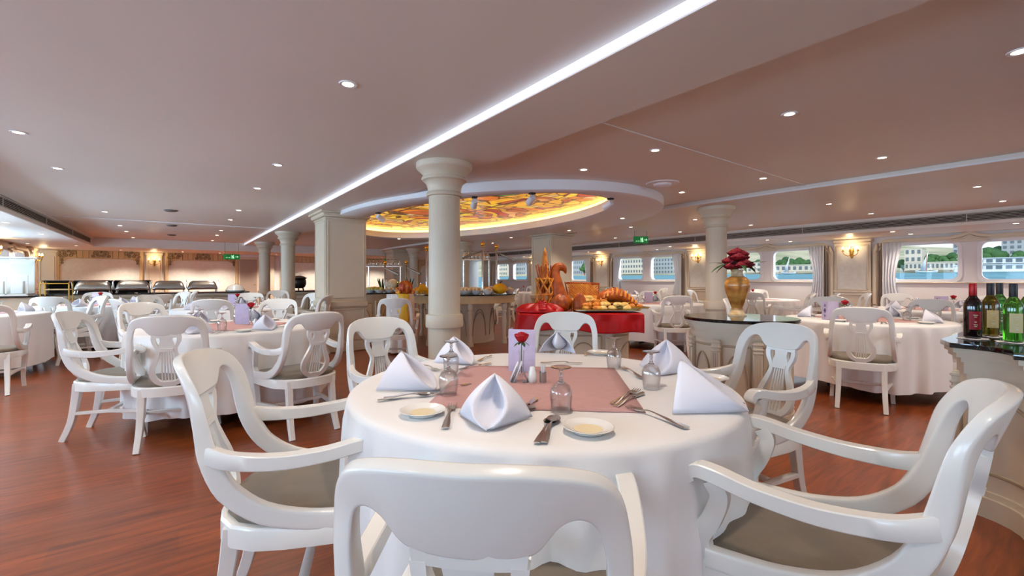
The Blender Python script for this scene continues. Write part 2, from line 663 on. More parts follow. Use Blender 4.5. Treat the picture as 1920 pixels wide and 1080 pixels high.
# cross joint mouldings of the ceiling panels
b = MB()
b.box((XFL + 1.73) / 2, 11.65, ZC - 0.006, 1.73 - XFL, 0.03, 0.012)
struct(b.build('trim_%d' % k, WHT))
k += 1
b = MB()
b.box((2.43 + 6.26) / 2, 2.3, ZC - 0.004, 6.26 - 2.43, 0.02, 0.008)
struct(b.build('trim_%d' % k, CEILM))
k += 1
# light strip in the beam's side
ls = MB().box(1.727, (YF + YFB) / 2, (ZB + ZC) / 2, 0.012, YFB - YF, ZC - ZB - 0.004).build('light_strip', LED)
tag(ls, 'long white glowing light strip along the side of the ceiling beam', 'light strip')
b = MB()
b.box(6.25, (YF + YFB) / 2, ZB + 0.01, 0.02, YFB - YF, 0.02)  # thin white strip drawn as the highlight along the second beam's edge
struct(b.build('trim_%d' % k, WHT))
k += 1


def rrect(cx, cz, w, h, r, n=6):
    """rounded rectangle, counter-clockwise, 4*(n+1) points"""
    out = []
    for q, (sx_, sz_) in enumerate(((1, 1), (-1, 1), (-1, -1), (1, -1))):
        for i in range(n + 1):
            a = PI / 2 * (q + i / n)
            out.append((cx + sx_ * (w / 2 - r) + r * math.cos(a), cz + sz_ * (h / 2 - r) + r * math.sin(a)))
    return out


def outer(y0, y1, z0, z1, hole, n=6):
    """cell edge points matching a rounded hole; the middle of each quadrant sits on the cell corner"""
    P = []
    for k_, (y, z) in enumerate(hole):
        q, i = divmod(k_, n + 1)
        Y, Z = (y1 if q in (0, 3) else y0), (z1 if q < 2 else z0)
        if i == n // 2:
            P.append((Y, Z))
        elif (i < n // 2) == (q in (0, 2)):
            P.append((Y, z))
        else:
            P.append((y, Z))
    return P


WC = [1.67 + 3.73 * i for i in range(-2, 5)]       # centres of the window bays
PC = [1.67 + 3.73 * (i + 0.5) for i in range(-2, 5)]  # pilasters between them
WW, WH, WZ = 1.06, 0.76, 1.56
OFF = 0.14 + WW / 2


def side_wall(name, X, sg):
    """sg +1: the room lies towards +x of the wall"""
    b = MB()
    edges = [YF - 0.1] + sorted(WC) + [YB + 0.1]
    cells = []
    cuts = [WC[0] - 1.6]
    b.m = 0
    # solid up to the first cell and after the last
    span = [(WC[0] + 3.73 * i - 1.865, WC[0] + 3.73 * i, WC[0] + 3.73 * i - OFF) for i in range(7)] + \
           [(WC[0] + 3.73 * i, WC[0] + 3.73 * i + 1.865, WC[0] + 3.73 * i + OFF) for i in range(7)]
    span.sort()
    th = 0.16
    for xq in (0, -th * sg):
        for y0, y1, c in span:
            if y0 > YB:
                continue
            h = rrect(c, WZ, WW, WH, 0.13)
            o = outer(y0, min(y1, YB + 3), 0, ZC, h)
            n = len(o)
            b.add([(X + xq, y, z) for y, z in o] + [(X + xq, y, z) for y, z in h], [(i, (i + 1) % n, n + (i + 1) % n, n + i) for i in range(n)])
    for y0, y1, c in span:
        h = rrect(c, WZ, WW, WH, 0.13)
        n = len(h)
        b.add([(X, y, z) for y, z in h] + [(X - th * sg, y, z) for y, z in h], [(i, (i + 1) % n, n + (i + 1) % n, n + i) for i in range(n)])
    lo = min(s_[0] for s_ in span)
    if lo > YF:
        b.box(X - sg * th / 2, (lo + YF - .1) / 2, ZC / 2, th, lo - YF + .1, ZC)
    return struct(b.build(name, WALLM, smooth=20))


side_wall('wall_right', XR, -1)
side_wall('wall_left', XL, 1)
struct(MB().box((XL + XR) / 2, YB + 0.08, ZC / 2, XR - XL, 0.16, ZC).build('wall_back', WALLM))
b = MB()
b.box((XL + XR) / 2, YF - 0.08, 0.45, XR - XL, 0.16, 0.9)
b.box((XL + XR) / 2, YF - 0.08, 2.28, XR - XL, 0.16, 0.2)
b.box((XL + 0) / 2, YF - 0.08, 1.55, 0 - XL, 0.16, 1.3)
b.box((XR + 9) / 2, YF - 0.08, 1.55, XR - 9, 0.16, 1.3)
struct(b.build('wall_front', WALLM))

wi = 1
for X, sg, Zt in ((XR, -1, 1), (XL, 1, 1)):
    for c in WC[1:] if X == XR else WC[1:]:
        for s_ in (-1, 1):
            cy = c + s_ * OFF
            if cy > YB - 0.5:
                continue
            o, h = rrect(cy, WZ, WW + 0.08, WH + 0.08, 0.15), rrect(cy, WZ, WW - 0.05, WH - 0.05, 0.11)
            n = len(o)
            b = MB()
            xs = [X + sg * 0.015, X - sg * 0.05]
            vs = [(xs[0], y, z) for y, z in o] + [(xs[0], y, z) for y, z in h] + [(xs[1], y, z) for y, z in h] + [(xs[1], y, z) for y, z in o]
            fs = []
            for q in range(4):
                fs += [(q * n + i, q * n + (i + 1) % n, ((q + 1) % 4) * n + (i + 1) % n, ((q + 1) % 4) * n + i) for i in range(n)]
            b.add(vs, fs)
            w = struct(b.build('window_%d' % wi, WHT))
            g = MB()
            g.add([(X - sg * 0.03, y, z) for y, z in rrect(cy, WZ, WW - 0.04, WH - 0.04, 0.11)], [tuple(range(n))])
            g.build('pane', PANE, w)
            wi += 1

# niche mouldings around each window pair with the little gable between the panes
for X, sg in ((XR, -1), (XL, 1)):
    for c in WC[1:]:
        if c > YB - 1:
            continue
        b = MB()
        hw = 1.47
        top = 2.03
        pts = [(c - hw, 0.0), (c - hw, 1.4), (c - hw, 1.82), (c - hw + 0.06, 1.94), (c - hw + 0.2, top), (c - 0.55, top), (c - 0.28, top - 0.005), (c - 0.12, top + 0.03), (c, top + 0.085)]
        pts = pts + [(2 * c - y, z) for y, z in pts[-2::-1]]
        P = [(X + sg * 0.03, y, z) for y, z in pts]
        b.sweep(P, 0.09, 0.075, side=(1, 0, 0), seg=12, sq=0.4)
        b.sweep([(X + sg * 0.05, y + (.05 if y < c else -.05 if y > c else 0), z - .045) for y, z in pts], 0.05, 0.03, side=(1, 0, 0), seg=8, sq=0.4)
        struct(b.build('trim_%d' % k, CREAM))
        k += 1
        b = MB()
        # carved gable board over the post and sill moulding
        b.add([(X + sg * xx, c + y, z) for xx in (0.012, 0.06) for y, z in ((-0.3, 1.935), (0.3, 1.935), (0.13, 2.0), (0, 2.06), (-0.13, 2.0))],
              [(0, 1, 2, 3, 4), (9, 8, 7, 6, 5)] + [(i, (i + 1) % 5, 5 + (i + 1) % 5, 5 + i) for i in range(5)])
        b.box(X + sg * 0.02, c, 1.135, 0.04, 2 * hw - .08, 0.03, bev=0.008)
        b.box(X + sg * 0.012, c, 0.06, 0.024, 2 * hw, 0.12)
        struct(b.build('trim_%d' % k, CREAM))
        k += 1
    for c in PC:
        if c > YB:
            continue
        b = MB()
        b.m = 0
        b.box(X + sg * 0.05, c, ZS / 2, 0.1, 0.68, ZS)
        b.box(X + sg * 0.055, c, ZS - 0.05, 0.15, 0.76, 0.1, bev=0.03)
        b.box(X + sg * 0.055, c, 0.07, 0.13, 0.72, 0.14, bev=0.01)
        b.box(X + sg * 0.055, c, 0.93, 0.13, 0.7, 0.05, bev=0.012)
        for y in (-0.29, 0.29):
            b.box(X + sg * 0.108, c + y, 1.46, 0.022, 0.03, 1.0, bev=0.006)
            b.box(X + sg * 0.108, c + y, 0.53, 0.022, 0.03, 0.66, bev=0.006)
        for z, ww in ((0.97, .6), (1.96, .6), (0.2, .6), (.86, .6)):
            b.box(X + sg * 0.108, c, z, 0.022, ww, 0.03, bev=0.006)
        b.m = 1
        b.box(X + sg * 0.102, c, 1.46, 0.006, 0.56, 0.98)
        struct(b.build('trim_%d' % k, [CREAM, WALLP]))
        k += 1

# ---------------------------------------------------------------- back wall panels, fretwork valances


def scroll(b, cx, y, cz, r, turns=1.4, a0=0.0, d=1, th=0.018):
    P = []
    for i in range(15):
        t = i / 14
        a = a0 + d * t * turns * 2 * PI
        P.append((cx + r * (1 - t * 0.85) * math.cos(a), y, cz + r * (1 - t * 0.85) * math.sin(a)))
    b.sweep(P, th, 0.02, side=(0, 1, 0), seg=6)


def back_panel(x0, x1, fret=True):
    global k
    y = YB
    b = MB()
    w = x1 - x0
    cx = (x0 + x1) / 2
    for x in (x0, x1):
        b.box(x, y - 0.04, ZS / 2, 0.09, 0.08, ZS, bev=0.015)
    n = int(w / 0.14)
    for i in range(n):
        b.box(x0 + (i + .5) * w / n, y - 0.05, 2.0, w / n - 0.008, 0.03, 0.24, bev=0.006)
    b.box(cx, y - 0.06, 1.875, w, 0.035, 0.025, bev=0.006)
    b.m = 1
    b.box(cx, y - 0.012, 1.1, w - 0.05, 0.02, 1.55)
    b.m = 0
    # rounded upper corners
    for sgn, x in ((1, x0 + 0.04), (-1, x1 - 0.04)):
        pts = [(x, 1.86), (x + sgn * 0.26, 1.86), (x + sgn * 0.17, 1.84), (x + sgn * 0.07, 1.77), (x + sgn * 0.01, 1.62), (x, 1.6)]
        b.add([(px, y - yy, pz) for yy in (0.025, 0.06) for px, pz in pts],
              [tuple(range(6)), tuple(range(11, 5, -1))] + [(i, (i + 1) % 6, 6 + (i + 1) % 6, 6 + i) for i in range(6)])
    struct(b.build('trim_%d' % k, [OAKL, WALLP]))
    k += 1
    if fret:
        for cxx, gw in ((x0 + 0.24, 1), (cx, 0), (x1 - 0.24, -1)):
            f = MB()
            for dx, dz, r, a0, dd in ((-.13, .03, .075, 0, 1), (.13, .03, .075, PI, -1), (-.05, -.04, .06, PI / 2, 1), (.05, -.04, .06, PI / 2, -1), (0, .07, .04, 0, 1), (-.19, -.05, .05, 0, -1), (.19, -.05, .05, PI, 1)):
                if gw and dx * gw > .14:
                    continue
                scroll(f, cxx + dx, y - 0.075, 2.0 + dz, r, a0=a0, d=dd)
            if gw:
                for q in range(3):
                    scroll(f, cxx - gw * 0.14, y - 0.075, 1.87 - q * 0.075, 0.05 - q * .008, a0=q, d=gw)
            tag(f.build('fretwork_carving', FRET), 'dark carved scroll fretwork %s of the pale %s wall panel' % (
                {1: 'in the aisle corner', 0: 'in the middle', -1: 'in the far corner'}[gw], panel_word), 'carving')


OAKL = mat('lit_pale_wood', (206, 180, 136), 0.5, noise=0.12, nscale=6, stretch=(6, 1, 1))
FRET = mat('fretwork_wood', (120, 98, 70), 0.5)
panel_word = 'window-end'
back_panel(-2.98, -1.0)
panel_word = 'exit-sign'
back_panel(-0.33, 1.72)
back_panel(3.2, 5.3, False)
back_panel(6.2, 8.3, False)
back_panel(9.0, 11.0, False)
# plain wooden pilasters and door-like panels between them
b = MB()
for x in (-3.2, -0.66, 2.75, 5.75, 8.65, 11.5):
    b.box(x, YB - 0.05, ZS / 2, 0.42, 0.1, ZS, bev=0.01)
    b.box(x, YB - 0.05, ZS - 0.06, 0.5, 0.13, 0.12, bev=0.03)
    for dx in (-.15, .15):
        b.box(x + dx, YB - 0.108, 1.3, 0.025, 0.02, 1.2, bev=0.005)
struct(b.build('trim_%d' % k, CREAM))
k += 1
b = MB()
b.box(2.1, YB - 0.02, 1.02, 0.66, 0.05, 2.04)
b.m = 1
b.box(2.1, YB - 0.052, 1.05, 0.54, 0.02, 1.8, bev=0.008)
dr = struct(b.build('door_1', [CREAM, mat('greige_door_panel', (168, 152, 138), 0.5)]))
MB().sweep([(2.33, YB - .07, 1.0), (2.33, YB - .11, 1.0), (2.25, YB - .11, 1.0)], 0.02).build('door_handle', GOLD, dr)

# ---------------------------------------------------------------- view outside: river, far bank
WATER = mat('river_water', (110, 164, 170), 0.6, color2=(70, 122, 134), nscale=0.6, stretch=(1, .15, 1), bump=0.5, bscale=3)
BANKM = mat('dry_bank', (196, 180, 146), 0.9, noise=0.3, nscale=0.3)
HILLM = mat('sand_hill', (205, 192, 160), 0.95, color2=(150, 150, 112), nscale=0.06)
TREEM = mat('bank_tree_foliage', (86, 128, 72), 0.8, color2=(44, 82, 44), nscale=0.7)
BLDM = mat('pale_building', (222, 214, 198), 0.8, noise=0.05)
BLDB = mat('grey_blue_building', (176, 184, 190), 0.8, noise=0.05)
WIN = mat('dark_building_window', (112, 122, 130), 0.5)
SHIPW = mat('ship_white', (230, 236, 242), 0.5)

BX = 130.0                    # far bank distance


def seen(px, X):
    """Y and forward distance of the vertical plane x = X in that column of the photograph"""
    u = (px - 960) / F_PX
    t = X / (u * CS + SN)
    return t * (CS - u * SN), t


def zat(py, d):
    return EYE + (HOR - py) * d / F_PX


water = MB().add([(13.5, -260, 0.1), (BX + 6, -260, 2.75), (BX + 6, 420, 2.75), (13.5, 420, 0.1)], [(0, 1, 2, 3)]).build('river_water', WATER)
tag(water, 'teal river water outside the windows up to the far bank', 'river', kind='structure')
b = MB()


def hz(u, v):
    y = -260 + 680 * u
    x = BX + 2 + v * 190
    z = 2.7 + .8 * min(1, v * 8) + 7.5 * max(0, v - .12) ** 1.1 * (0.9 + 0.2 * math.sin(y * 0.067)) * max(.7, min(4.5, 1 + (y - 24) / 17))
    return (x, y, z)


b.grid(hz, 80, 16)
tag(b.build('river_bank_hill', HILLM), 'sandy hills rising behind the far river bank', 'hill', kind='structure')


def building(px, X, wpx, y0, y1, m, floors, cols, label):
    y, d_ = seen(px, X)
    z0 = 3.3
    h = zat(y1, d_) - z0
    w = wpx * d_ / F_PX * 1.25
    d = 4
    b = MB()
    b.box(0, 0, h / 2, d, w, h)
    b.box(0, 0, h + .05, d + .2, w + .2, .15)
    t = thing('building', label, 'building', (X + d / 2, y, z0), group='buildings on the far bank')
    b.build('walls', m, t)
    q = MB()
    for f in range(floors):
        for c in range(cols):
            q.box(-d / 2 - 0.02, (c + .5) * w / cols - w / 2, (f + .55) * h / floors, .12, w / cols * .5, h / floors * .5)
    q.build('window_panes', WIN, t)
    return t


def tree(px, X, ytop, lb):
    y, d_ = seen(px, X)
    r = (zat(ytop, d_) - 2.9) / 2.1
    if 'tree' not in PROTO:
        t = thing('bank_tree', lb, 'tree', (X, y, 2.9), group='trees on the far bank')
        c = MB()
        rnd = random.Random(3)
        for i in range(22):
            a = rnd.random() * 2 * PI
            q = rnd.random() ** .5 * .62
            c.ball((q * math.cos(a), q * math.sin(a), 0.75 + rnd.random() * 1.0 * (1 - q * .6)), .26 + rnd.random() * .16, 8, 5)
        c.build('crown', TREEM, t)
        MB().sweep([(0, 0, 0), (0.02, 0.03, .6), (0, 0, 1.1)], [.16, .1]).build('trunk', BREAD, t)
        PROTO['tree'] = t
        t.scale = (r, r, r)
        return t
    return dup(PROTO['tree'], (X, y, 2.9), random.random() * 6, lb, None, r)


# long moored ship seen in the big right-hand pane
y_, d_ = seen(1886, BX - 5)
t = thing('moored_cruise_ship', 'white multi-deck river ship moored across the water beyond the wine bottles', 'ship', (BX - 5, y_, 2.5))
b = MB()
for f in range(2):
    b.box(0, 0, .95 + f * 1.25, 4 - f * .3, 13 - f * .6, .95)
    b.box(0, 0, 1.5 + f * 1.25, 4.3 - f * .3, 13.4 - f * .6, .12)
b.box(0, 0, .25, 4.3, 13.6, .7, bev=.25)
b.build('hull_and_decks', SHIPW, t)
q = MB()
for f in range(2):
    for c in range(10):
        q.box(-2.03 + f * .15, -5.6 + c * 1.25, 1.0 + f * 1.25, .1, .8, .6)
q.build('cabin_windows', WIN, t)

blds = [(1712, 140, 20, 503, 466, BLDM, 3, 3, 'open-framed pale tower at the edge of the big window pane'),
        (1797, 150, 12, 503, 456, BLDB, 5, 2, 'narrow grey tower beside the post of the big windows'),
        (1898, 150, 22, 503, 449, BLDB, 6, 3, 'high grey-green block behind the moored ship'),
        (1745, 134, 60, 505, 492, BLDM, 1, 12, 'low cream riverside terrace below the trees'),
        (1490, 134, 70, 510, 497, BLDM, 1, 9, 'arcaded riverside pavilion seen beside the vase'),
        (1410, 138, 40, 510, 492, BLDM, 2, 6, 'pale waterfront block seen past the onyx vase'),
        (1248, 150, 46, 512, 484, BLDB, 4, 9, 'wide hotel block seen over the vase-side far tables'),
        (1184, 140, 44, 512, 486, BLDM, 3, 9, 'long pale hotel beyond the window near the exit sign'),
        (1086, 150, 30, 512, 488, BLDB, 3, 7, 'pale block beyond the window behind the square pillar'),
        (975, 160, 24, 512, 492, BLDB, 3, 6, 'grey-blue block beyond the window behind the brass posts'),
        (942, 150, 24, 512, 494, BLDM, 3, 6, 'pale house block beyond the farthest windows')]
for px, X, w, y0, y1, m, fl, co, lb in blds:
    building(px, X, w, y0, y1, m, fl, co, lb)
rnd = random.Random(11)
for i, (px, yt) in enumerate([(1694, 484), (1703, 480), (1727, 478), (1743, 473), (1757, 474), (1770, 476), (1783, 470), (1806, 478), (1846, 463), (1858, 459), (1868, 457), (1880, 462), (1915, 466),
                              (1462, 485), (1474, 478), (1486, 482), (1500, 480), (1514, 484), (1528, 480), (1380, 484), (1398, 488), (1424, 484), (1232, 494), (1262, 496), (1170, 494), (1200, 490), (1078, 498), (1096, 492), (938, 498), (968, 496)]):
    tree(px, 144 + (i % 3) * 9, yt, 'bushy green tree on the far bank, ' + ('seen through the big window by the bottles' if px > 1650 else 'seen past the vase window' if px > 1350 else 'seen in the small far windows'))
# white sailing boats
for px, lb in ((1737, 'small white sailing boat on the river by the cream terrace'), (1478, 'white sailing boat on the river seen beside the vase')):
    y_, d_ = seen(px, BX - 8)
    t = thing('sailing_boat', lb, 'boat', (BX - 8, y_, 2.35))
    MB().grid(lambda u, v: ((v - .5) * .9 * math.sin(PI * u) ** .6, (u - .5) * 3.4, .35 + .3 * abs(v - .5) + .25 * (2 * u - 1) ** 2 - .25 * math.sin(PI * v)), 14, 6).build('hull', SHIPW, t, solid=.06)
    MB().sweep([(0, 0, .2), (0, 0, 4.0)], .1).build('mast', BREAD, t)
    MB().add([(0, .1, .6), (0, 1.0, .8), (0, -.3, 4.6)], [(0, 1, 2)]).build('sail', SHIPW, t, solid=.03)
# unseen slab added outside the left windows to keep the sun out
for x in (XL - 0.16 - 0.9, ):
    struct(MB().box(x, 6, 2.5, 1.8, 28, 0.12).build('trim_%d' % k, WHT))
    k += 1
# ================================================================ columns, dome, ceiling fittings


def column_maker():
    t = thing('column', '', 'column', kind='thing')
    MB().lathe([(.155, 0), (.155, 0.72), (.15, 2.02), (.147, 2.05)], seg=32).build('shaft', CREAM, t)
    MB().lathe([(.15, .735), (.178, .74), (.182, .76), (.182, .845), (.178, .86), (.15, .868)], seg=32, cap=False).build('band', CREAM, t)
    MB().lathe([(.148, 2.0), (.172, 2.005), (.178, 2.02), (.172, 2.035), (.16, 2.045), (.162, 2.08), (.175, 2.12), (.2, 2.15), (.215, 2.155), (.222, 2.17), (.215, 2.185), (.2, 2.19),
                (.205, 2.205), (.235, 2.24), (.26, 2.262), (.268, 2.27), (.272, 2.29), (.272, 2.319)], seg=36).build('capital', CREAM, t)
    MB().lathe([(.155, 0), (.2, 0), (.2, .08), (.18, .1), (.178, .13), (.155, .15)], seg=32, cap=False).build('base', CREAM, t)
    return t


for x, y, lb in ((2.08, 3.9, 'thick cream round column rising just behind the front round table'),
                 (6.72, 3.7, 'cream round column standing behind the onyx vase on the curved counter'),
                 (2.08, 11.7, 'cream round column on the aisle behind the big square pillar'),
                 (2.08, 15.3, 'cream round column on the aisle nearest the back wall'),
                 (6.9, 11.7, 'cream round column behind the buffet island and its brass posts'),
                 (6.9, 15.3, 'distant cream round column seen over the salad buffet')):
    put('column', column_maker, (x, y, 0), 0, lb, 'round columns')


def square_pillar(x, y, lb):
    t = thing('square_pillar', lb, 'pillar', (x, y, 0), kind='thing', group='square pillars')
    MB().box(0, 0, 1.16, .66, .7, 2.32).build('shaft', CREAM, t)
    p = MB()
    for s_ in (-1, 1):
        for z0, z1 in ((.9, 2.16), (.2, .7)):
            for q in (-1, 1):
                p.box(q * .29, s_ * .352, (z0 + z1) / 2, .02, .02, z1 - z0, bev=.005)
                p.box(s_ * .332, q * .3, (z0 + z1) / 2, .02, .02, z1 - z0, bev=.005)
            for z in (z0, z1):
                p.box(0, s_ * .352, z, .6, .02, .02, bev=.005)
                p.box(s_ * .332, 0, z, .02, .62, .02, bev=.005)
    p.build('panel_moulding', CREAM, t)
    MB().box(0, 0, .79, .72, .76, .1, bev=.015).box(0, 0, .735, .69, .73, .03, bev=.01).build('band', CREAM, t)
    MB().box(0, 0, 2.26, .78, .82, .07, bev=.02).box(0, 0, 2.31, .84, .88, .04, bev=.01).box(0, 0, 2.205, .7, .74, .03, bev=.01).build('capital', CREAM, t)
    MB().box(0, 0, .08, .72, .76, .16, bev=.015).build('base', CREAM, t)


square_pillar(2.24, 7.98, 'big cream square pillar with a sunk panel beside the aisle')
square_pillar(7.12, 7.99, 'cream square pillar behind the woven bread display')
square_pillar(6.75, 16.4, 'far cream square pillar by the back wall')

# oval ceiling light: hanging ring, soffit, cove, backlit stained glass
OC, OA, OBB = (4.62, 7.4), 2.5, 3.84
dome = thing('stained_glass_ceiling_light', 'oval backlit stained glass ceiling panel in yellow and orange inside a white ring', 'ceiling light', (4.4, 7.4, 2.3))


def ell(c, a, b_, z, n=96):
    return [(c[0] - 4.4 + a * math.cos(2 * PI * i / n), c[1] - 7.4 + b_ * math.sin(2 * PI * i / n), z - 2.3) for i in range(n)]


def rings(b, L):
    n = len(L[0])
    for A, B in zip(L, L[1:]):
        b.add(A + B, [(i, (i + 1) % n, n + (i + 1) % n, n + i) for i in range(n)])


b = MB()
rings(b, [ell(OC, OA, OBB, 2.379), ell(OC, OA, OBB, 2.262), ell(OC, OA - .02, OBB - .02, 2.25), ell(IC, IA + .02, IB + .02, 2.25), ell(IC, IA, IB, 2.258), ell(IC, IA, IB, 2.275), ell(IC, IA + .02, IB + .02, 2.285), ell(IC, IA + .028, IB + .028, 2.4), ell(IC, IA + .1, IB + .1, 2.405)])
b.build('ring', WHT, dome, smooth=50)
b = MB()
rings(b, [ell(IC, IA + .09, IB + .09, 2.407), ell(IC, IA + .09, IB + .09, 2.465)])
b.build('cove_light', COVE, dome)
b = MB()
e = ell(IC, IA + .12, IB + .12, 2.468)
b.add(e, [tuple(range(len(e)))])
g = b.build('stained_glass', STAIN, dome)
g['label'] = 'yellow and orange leaded glass'


def spotlamp(x, y, z, aim, lb):
    t = thing('spotlight', lb, 'spotlight', (x, y, z), aim, group='spotlights in the oval ring')
    MB().box(0, 0, 0.0, .07, .07, .02, bev=.005).build('mount', DARK, t)
    MB().sweep([(0, 0, 0), (0, 0, -.05), (0.03, 0, -.07)], .018).build('bracket', DARK, t)
    MB().sweep([(-.02, 0, -.045), (.1, 0, -.1)], [.075, .085], seg=14).build('lamp_head', WHT, t)


for px, py, lb in ((705, 398, 'small grey spotlight on the rim of the oval light beside the big square pillar'), (887, 373, 'small grey spotlight on the rim of the oval light just past the column'),
                   (975, 371, 'small grey spotlight halfway along the near rim of the oval light'), (1155, 370, 'small grey spotlight at the window end of the oval light')):
    x, y = W(px, py, 2.25)
    q = math.hypot((x - IC[0]) / (IA + .06), (y - IC[1]) / (IB + .06))
    x, y = IC[0] + (x - IC[0]) / q, IC[1] + (y - IC[1]) / q
    spotlamp(x, y, 2.242, math.atan2(7.4 - y, 4.2 - x), lb)


def downlight_maker(power=54):
    t = thing('downlight', '', 'ceiling light')
    MB().lathe([(.034, 0), (.034, -.004), (.05, -.006), (.052, 0)], seg=20, cap=False).build('trim_ring', WHT, t)
    MB().lathe([(0, -.003), (.034, -.003)], seg=16, cap=False).build('bulb', BULB, t)
    d = bpy.data.lights.new('downlight_beam', 'SPOT')
    d.energy = power
    d.color = (1.0, .87, .73)
    d.spot_size = R(125)
    d.spot_blend = 0.7
    d.shadow_soft_size = 0.05
    o = bpy.data.objects.new('downlight_beam', d)
    COL.objects.link(o)
    o.parent = t
    o.location = (0, 0, -.02)
    return t


ORD = ['first', 'second', 'third', 'fourth', 'fifth', 'sixth', 'seventh', 'eighth', 'ninth', 'tenth']


def row(pts, z, what, power=54):
    for i, (x, y) in enumerate(pts):
        put('downlight%d' % power, lambda: downlight_maker(power), (x, y, z), 0, 'warm recessed downlight, %s from the camera %s' % (ORD[i], what), 'recessed ceiling downlights')


row([(.82, y) for y in (-1.2, .9, 2.76, 5.14, 6.62, 8.9, 10.42, 12.82, 14.26, 16.32)], ZC, 'in the row beside the lit beam')
row([(-1.03, y) for y in (.9, 2.9, 5.24, 6.69, 10.49, 12.99, 14.48, 16.5)], ZC, 'in the row beside the aisle grille')
row([(3.49, y) for y in (-1.5, .29, 1.38, 2.5, 3.4)], ZC, 'in the row past the lit beam')
row([(5.46, y) for y in (-1.0, .2, 1.34, 2.44, 3.49)], ZC, 'in the row before the second beam')
row([(8.15, y) for y in (-1., 1.04, 2.66, 4.92, 6.48, 9.3, 12.0, 15.0)], ZC, 'in the row past the second beam')
row([(9.95, y) for y in (-1., 1.0, 2.6, 4.7, 6.41, 8.46, 11.5)], ZC, 'in the row beside the window grille')
row([(11.0, y) for y in (.96, 2.54, 4.82, 7.4, 10.5, 14.0)], ZS, 'low row above the window-side grille wall')
row([(11.85, y) for y in (.6, 2.45, 4.67, 8.42, 12.2)], ZS, 'low row close to the river windows')
row([(-2.23, y) for y in (2.9, 5.2, 7.9, 10.68, 12.97, 16.8)], ZS, 'low row under the aisle-side soffit')
row([(-3.1, y) for y in (3.8, 7.9, 12.0, 16.56, 17.95)], ZS, 'low row against the aisle-side windows', 60)
row([(x, 18.5) for x in (-1.45, .11, 1.15, 2.9, 4.3, 6.9)], ZS, 'in the low row along the back wall', 210)
row([(6.1, 5.03), (6.7, 6.96), (6.67, 9.0), (4.55, 10.99)], 2.249, 'on the underside of the oval ring')

# ceiling discs, detector, hangers
for px, py, lb in ((320, 394, 'dark round ceiling vent disc before the pale cross joint'), (322, 422, 'dark round ceiling disc just past the pale cross joint'), (322, 440, 'dark round ceiling disc nearest the back wall')):
    x, y = W(px, py, ZC)
    tag(MB().lathe([(0, -.03), (.06, -.03), (.09, -.02), (.1, 0)], seg=20, cap=False).build('ceiling_disc', mat('disc_grey', (96, 90, 88), .5) if 'disc_grey' not in MATS else MATS['disc_grey'], loc=(x, y, ZC)), lb, 'ceiling vent')
t = thing('smoke_detector', 'white round ceiling detector on a wide disc beside the oval ring', 'detector', (4.75, 3.3, ZC))
MB().lathe([(0, -.012), (.19, -.012), (.2, 0)], seg=28, cap=False).build('plate', WHT, t)
MB().lathe([(0, -.05), (.07, -.05), (.1, -.035), (.11, -.01)], 0, 0, 0, 24, cap=False).build('sensor_head', WHT, t)


def grille(X, sg, y0, y1, lb, ndiv):
    t = thing('air_grille', lb, 'air grille', (X, y0, 2.25))
    L = y1 - y0
    MB().box(sg * .006, L / 2, 0, .012, L, .125).build('backing', GRILLB, t)
    f = MB()
    for z in (-.068, .068):
        f.box(sg * .014, L / 2, z, .028, L, .014, bev=.003)
    for y in (0, L):
        f.box(sg * .014, y, 0, .028, .014, .15, bev=.003)
    n = int(L / 2.4)
    for i in range(1, n):
        f.box(sg * .014, i * L / n, 0, .02, .012, .13)
    f.build('frame', GRILL, t)
    s_ = MB()
    for i in range(5):
        z = -.048 + i * .024
        s_.add([(sg * .008, 0, z + .006), (sg * .008, L, z + .006), (sg * .024, L, z - .004), (sg * .024, 0, z - .004)], [(0, 1, 2, 3)])
    s_.build('slats', GRILL, t, solid=.003)


grille(XFL, 1, -6.0, 16.5, 'long slatted air grille in the soffit step on the aisle side', 9)
grille(XFR, -1, -6.0, 16.5, 'long slatted air grille in the soffit step before the river windows', 9)


def exit_sign(x, y, z, ztop, rz, w, h, lb):
    t = thing('exit_sign', lb, 'exit sign', (x, y, z), rz, group='green exit signs')
    MB().box(0, 0, 0, w, .035, h, bev=.006).build('panel', EXITG, t)
    c = MB()
    for q in (-.42, .42):
        c.sweep([(q * w, 0, h / 2), (q * w, 0, ztop - z)], .008)
    c.build('hanging_rods', DARK, t)
    m = MB()
    y_ = -.0205
    u = h
    # running figure in a doorway and an arrow
    m.box(-.02 * w, y_, 0, .06 * u, .006, .62 * u)
    for px, pz, a, L in ((.04 * w, .1 * u, .6, .3), (.07 * w, .02 * u, -.5, .28), (.05 * w, -.16 * u, .9, .3), (.12 * w, -.18 * u, -.7, .34), (.1 * w, .05 * u, .2, .34)):
        m.box(px, y_, pz, .07 * u, .006, L * u)
        m.box(px + .05 * u, y_, pz - .04 * u, .16 * u, .006, .06 * u)
    m.box(.11 * w, y_, .26 * u, .12 * u, .006, .12 * u)
    m.box(-.3 * w, y_, -.18 * u, .1 * w, .006, .08 * u)
    m.box(-.15 * w, y_, -.18 * u, .09 * w, .006, .08 * u)
    m.box(.29 * w, y_, 0, .14 * w, .006, .1 * u)
    m.add([(.34 * w, y_ - .003, .2 * u), (.34 * w, y_ - .003, -.2 * u), (.43 * w, y_ - .003, 0)], [(0, 1, 2)])
    m.build('running_figure_and_arrow', EXITW, t, flat=True)


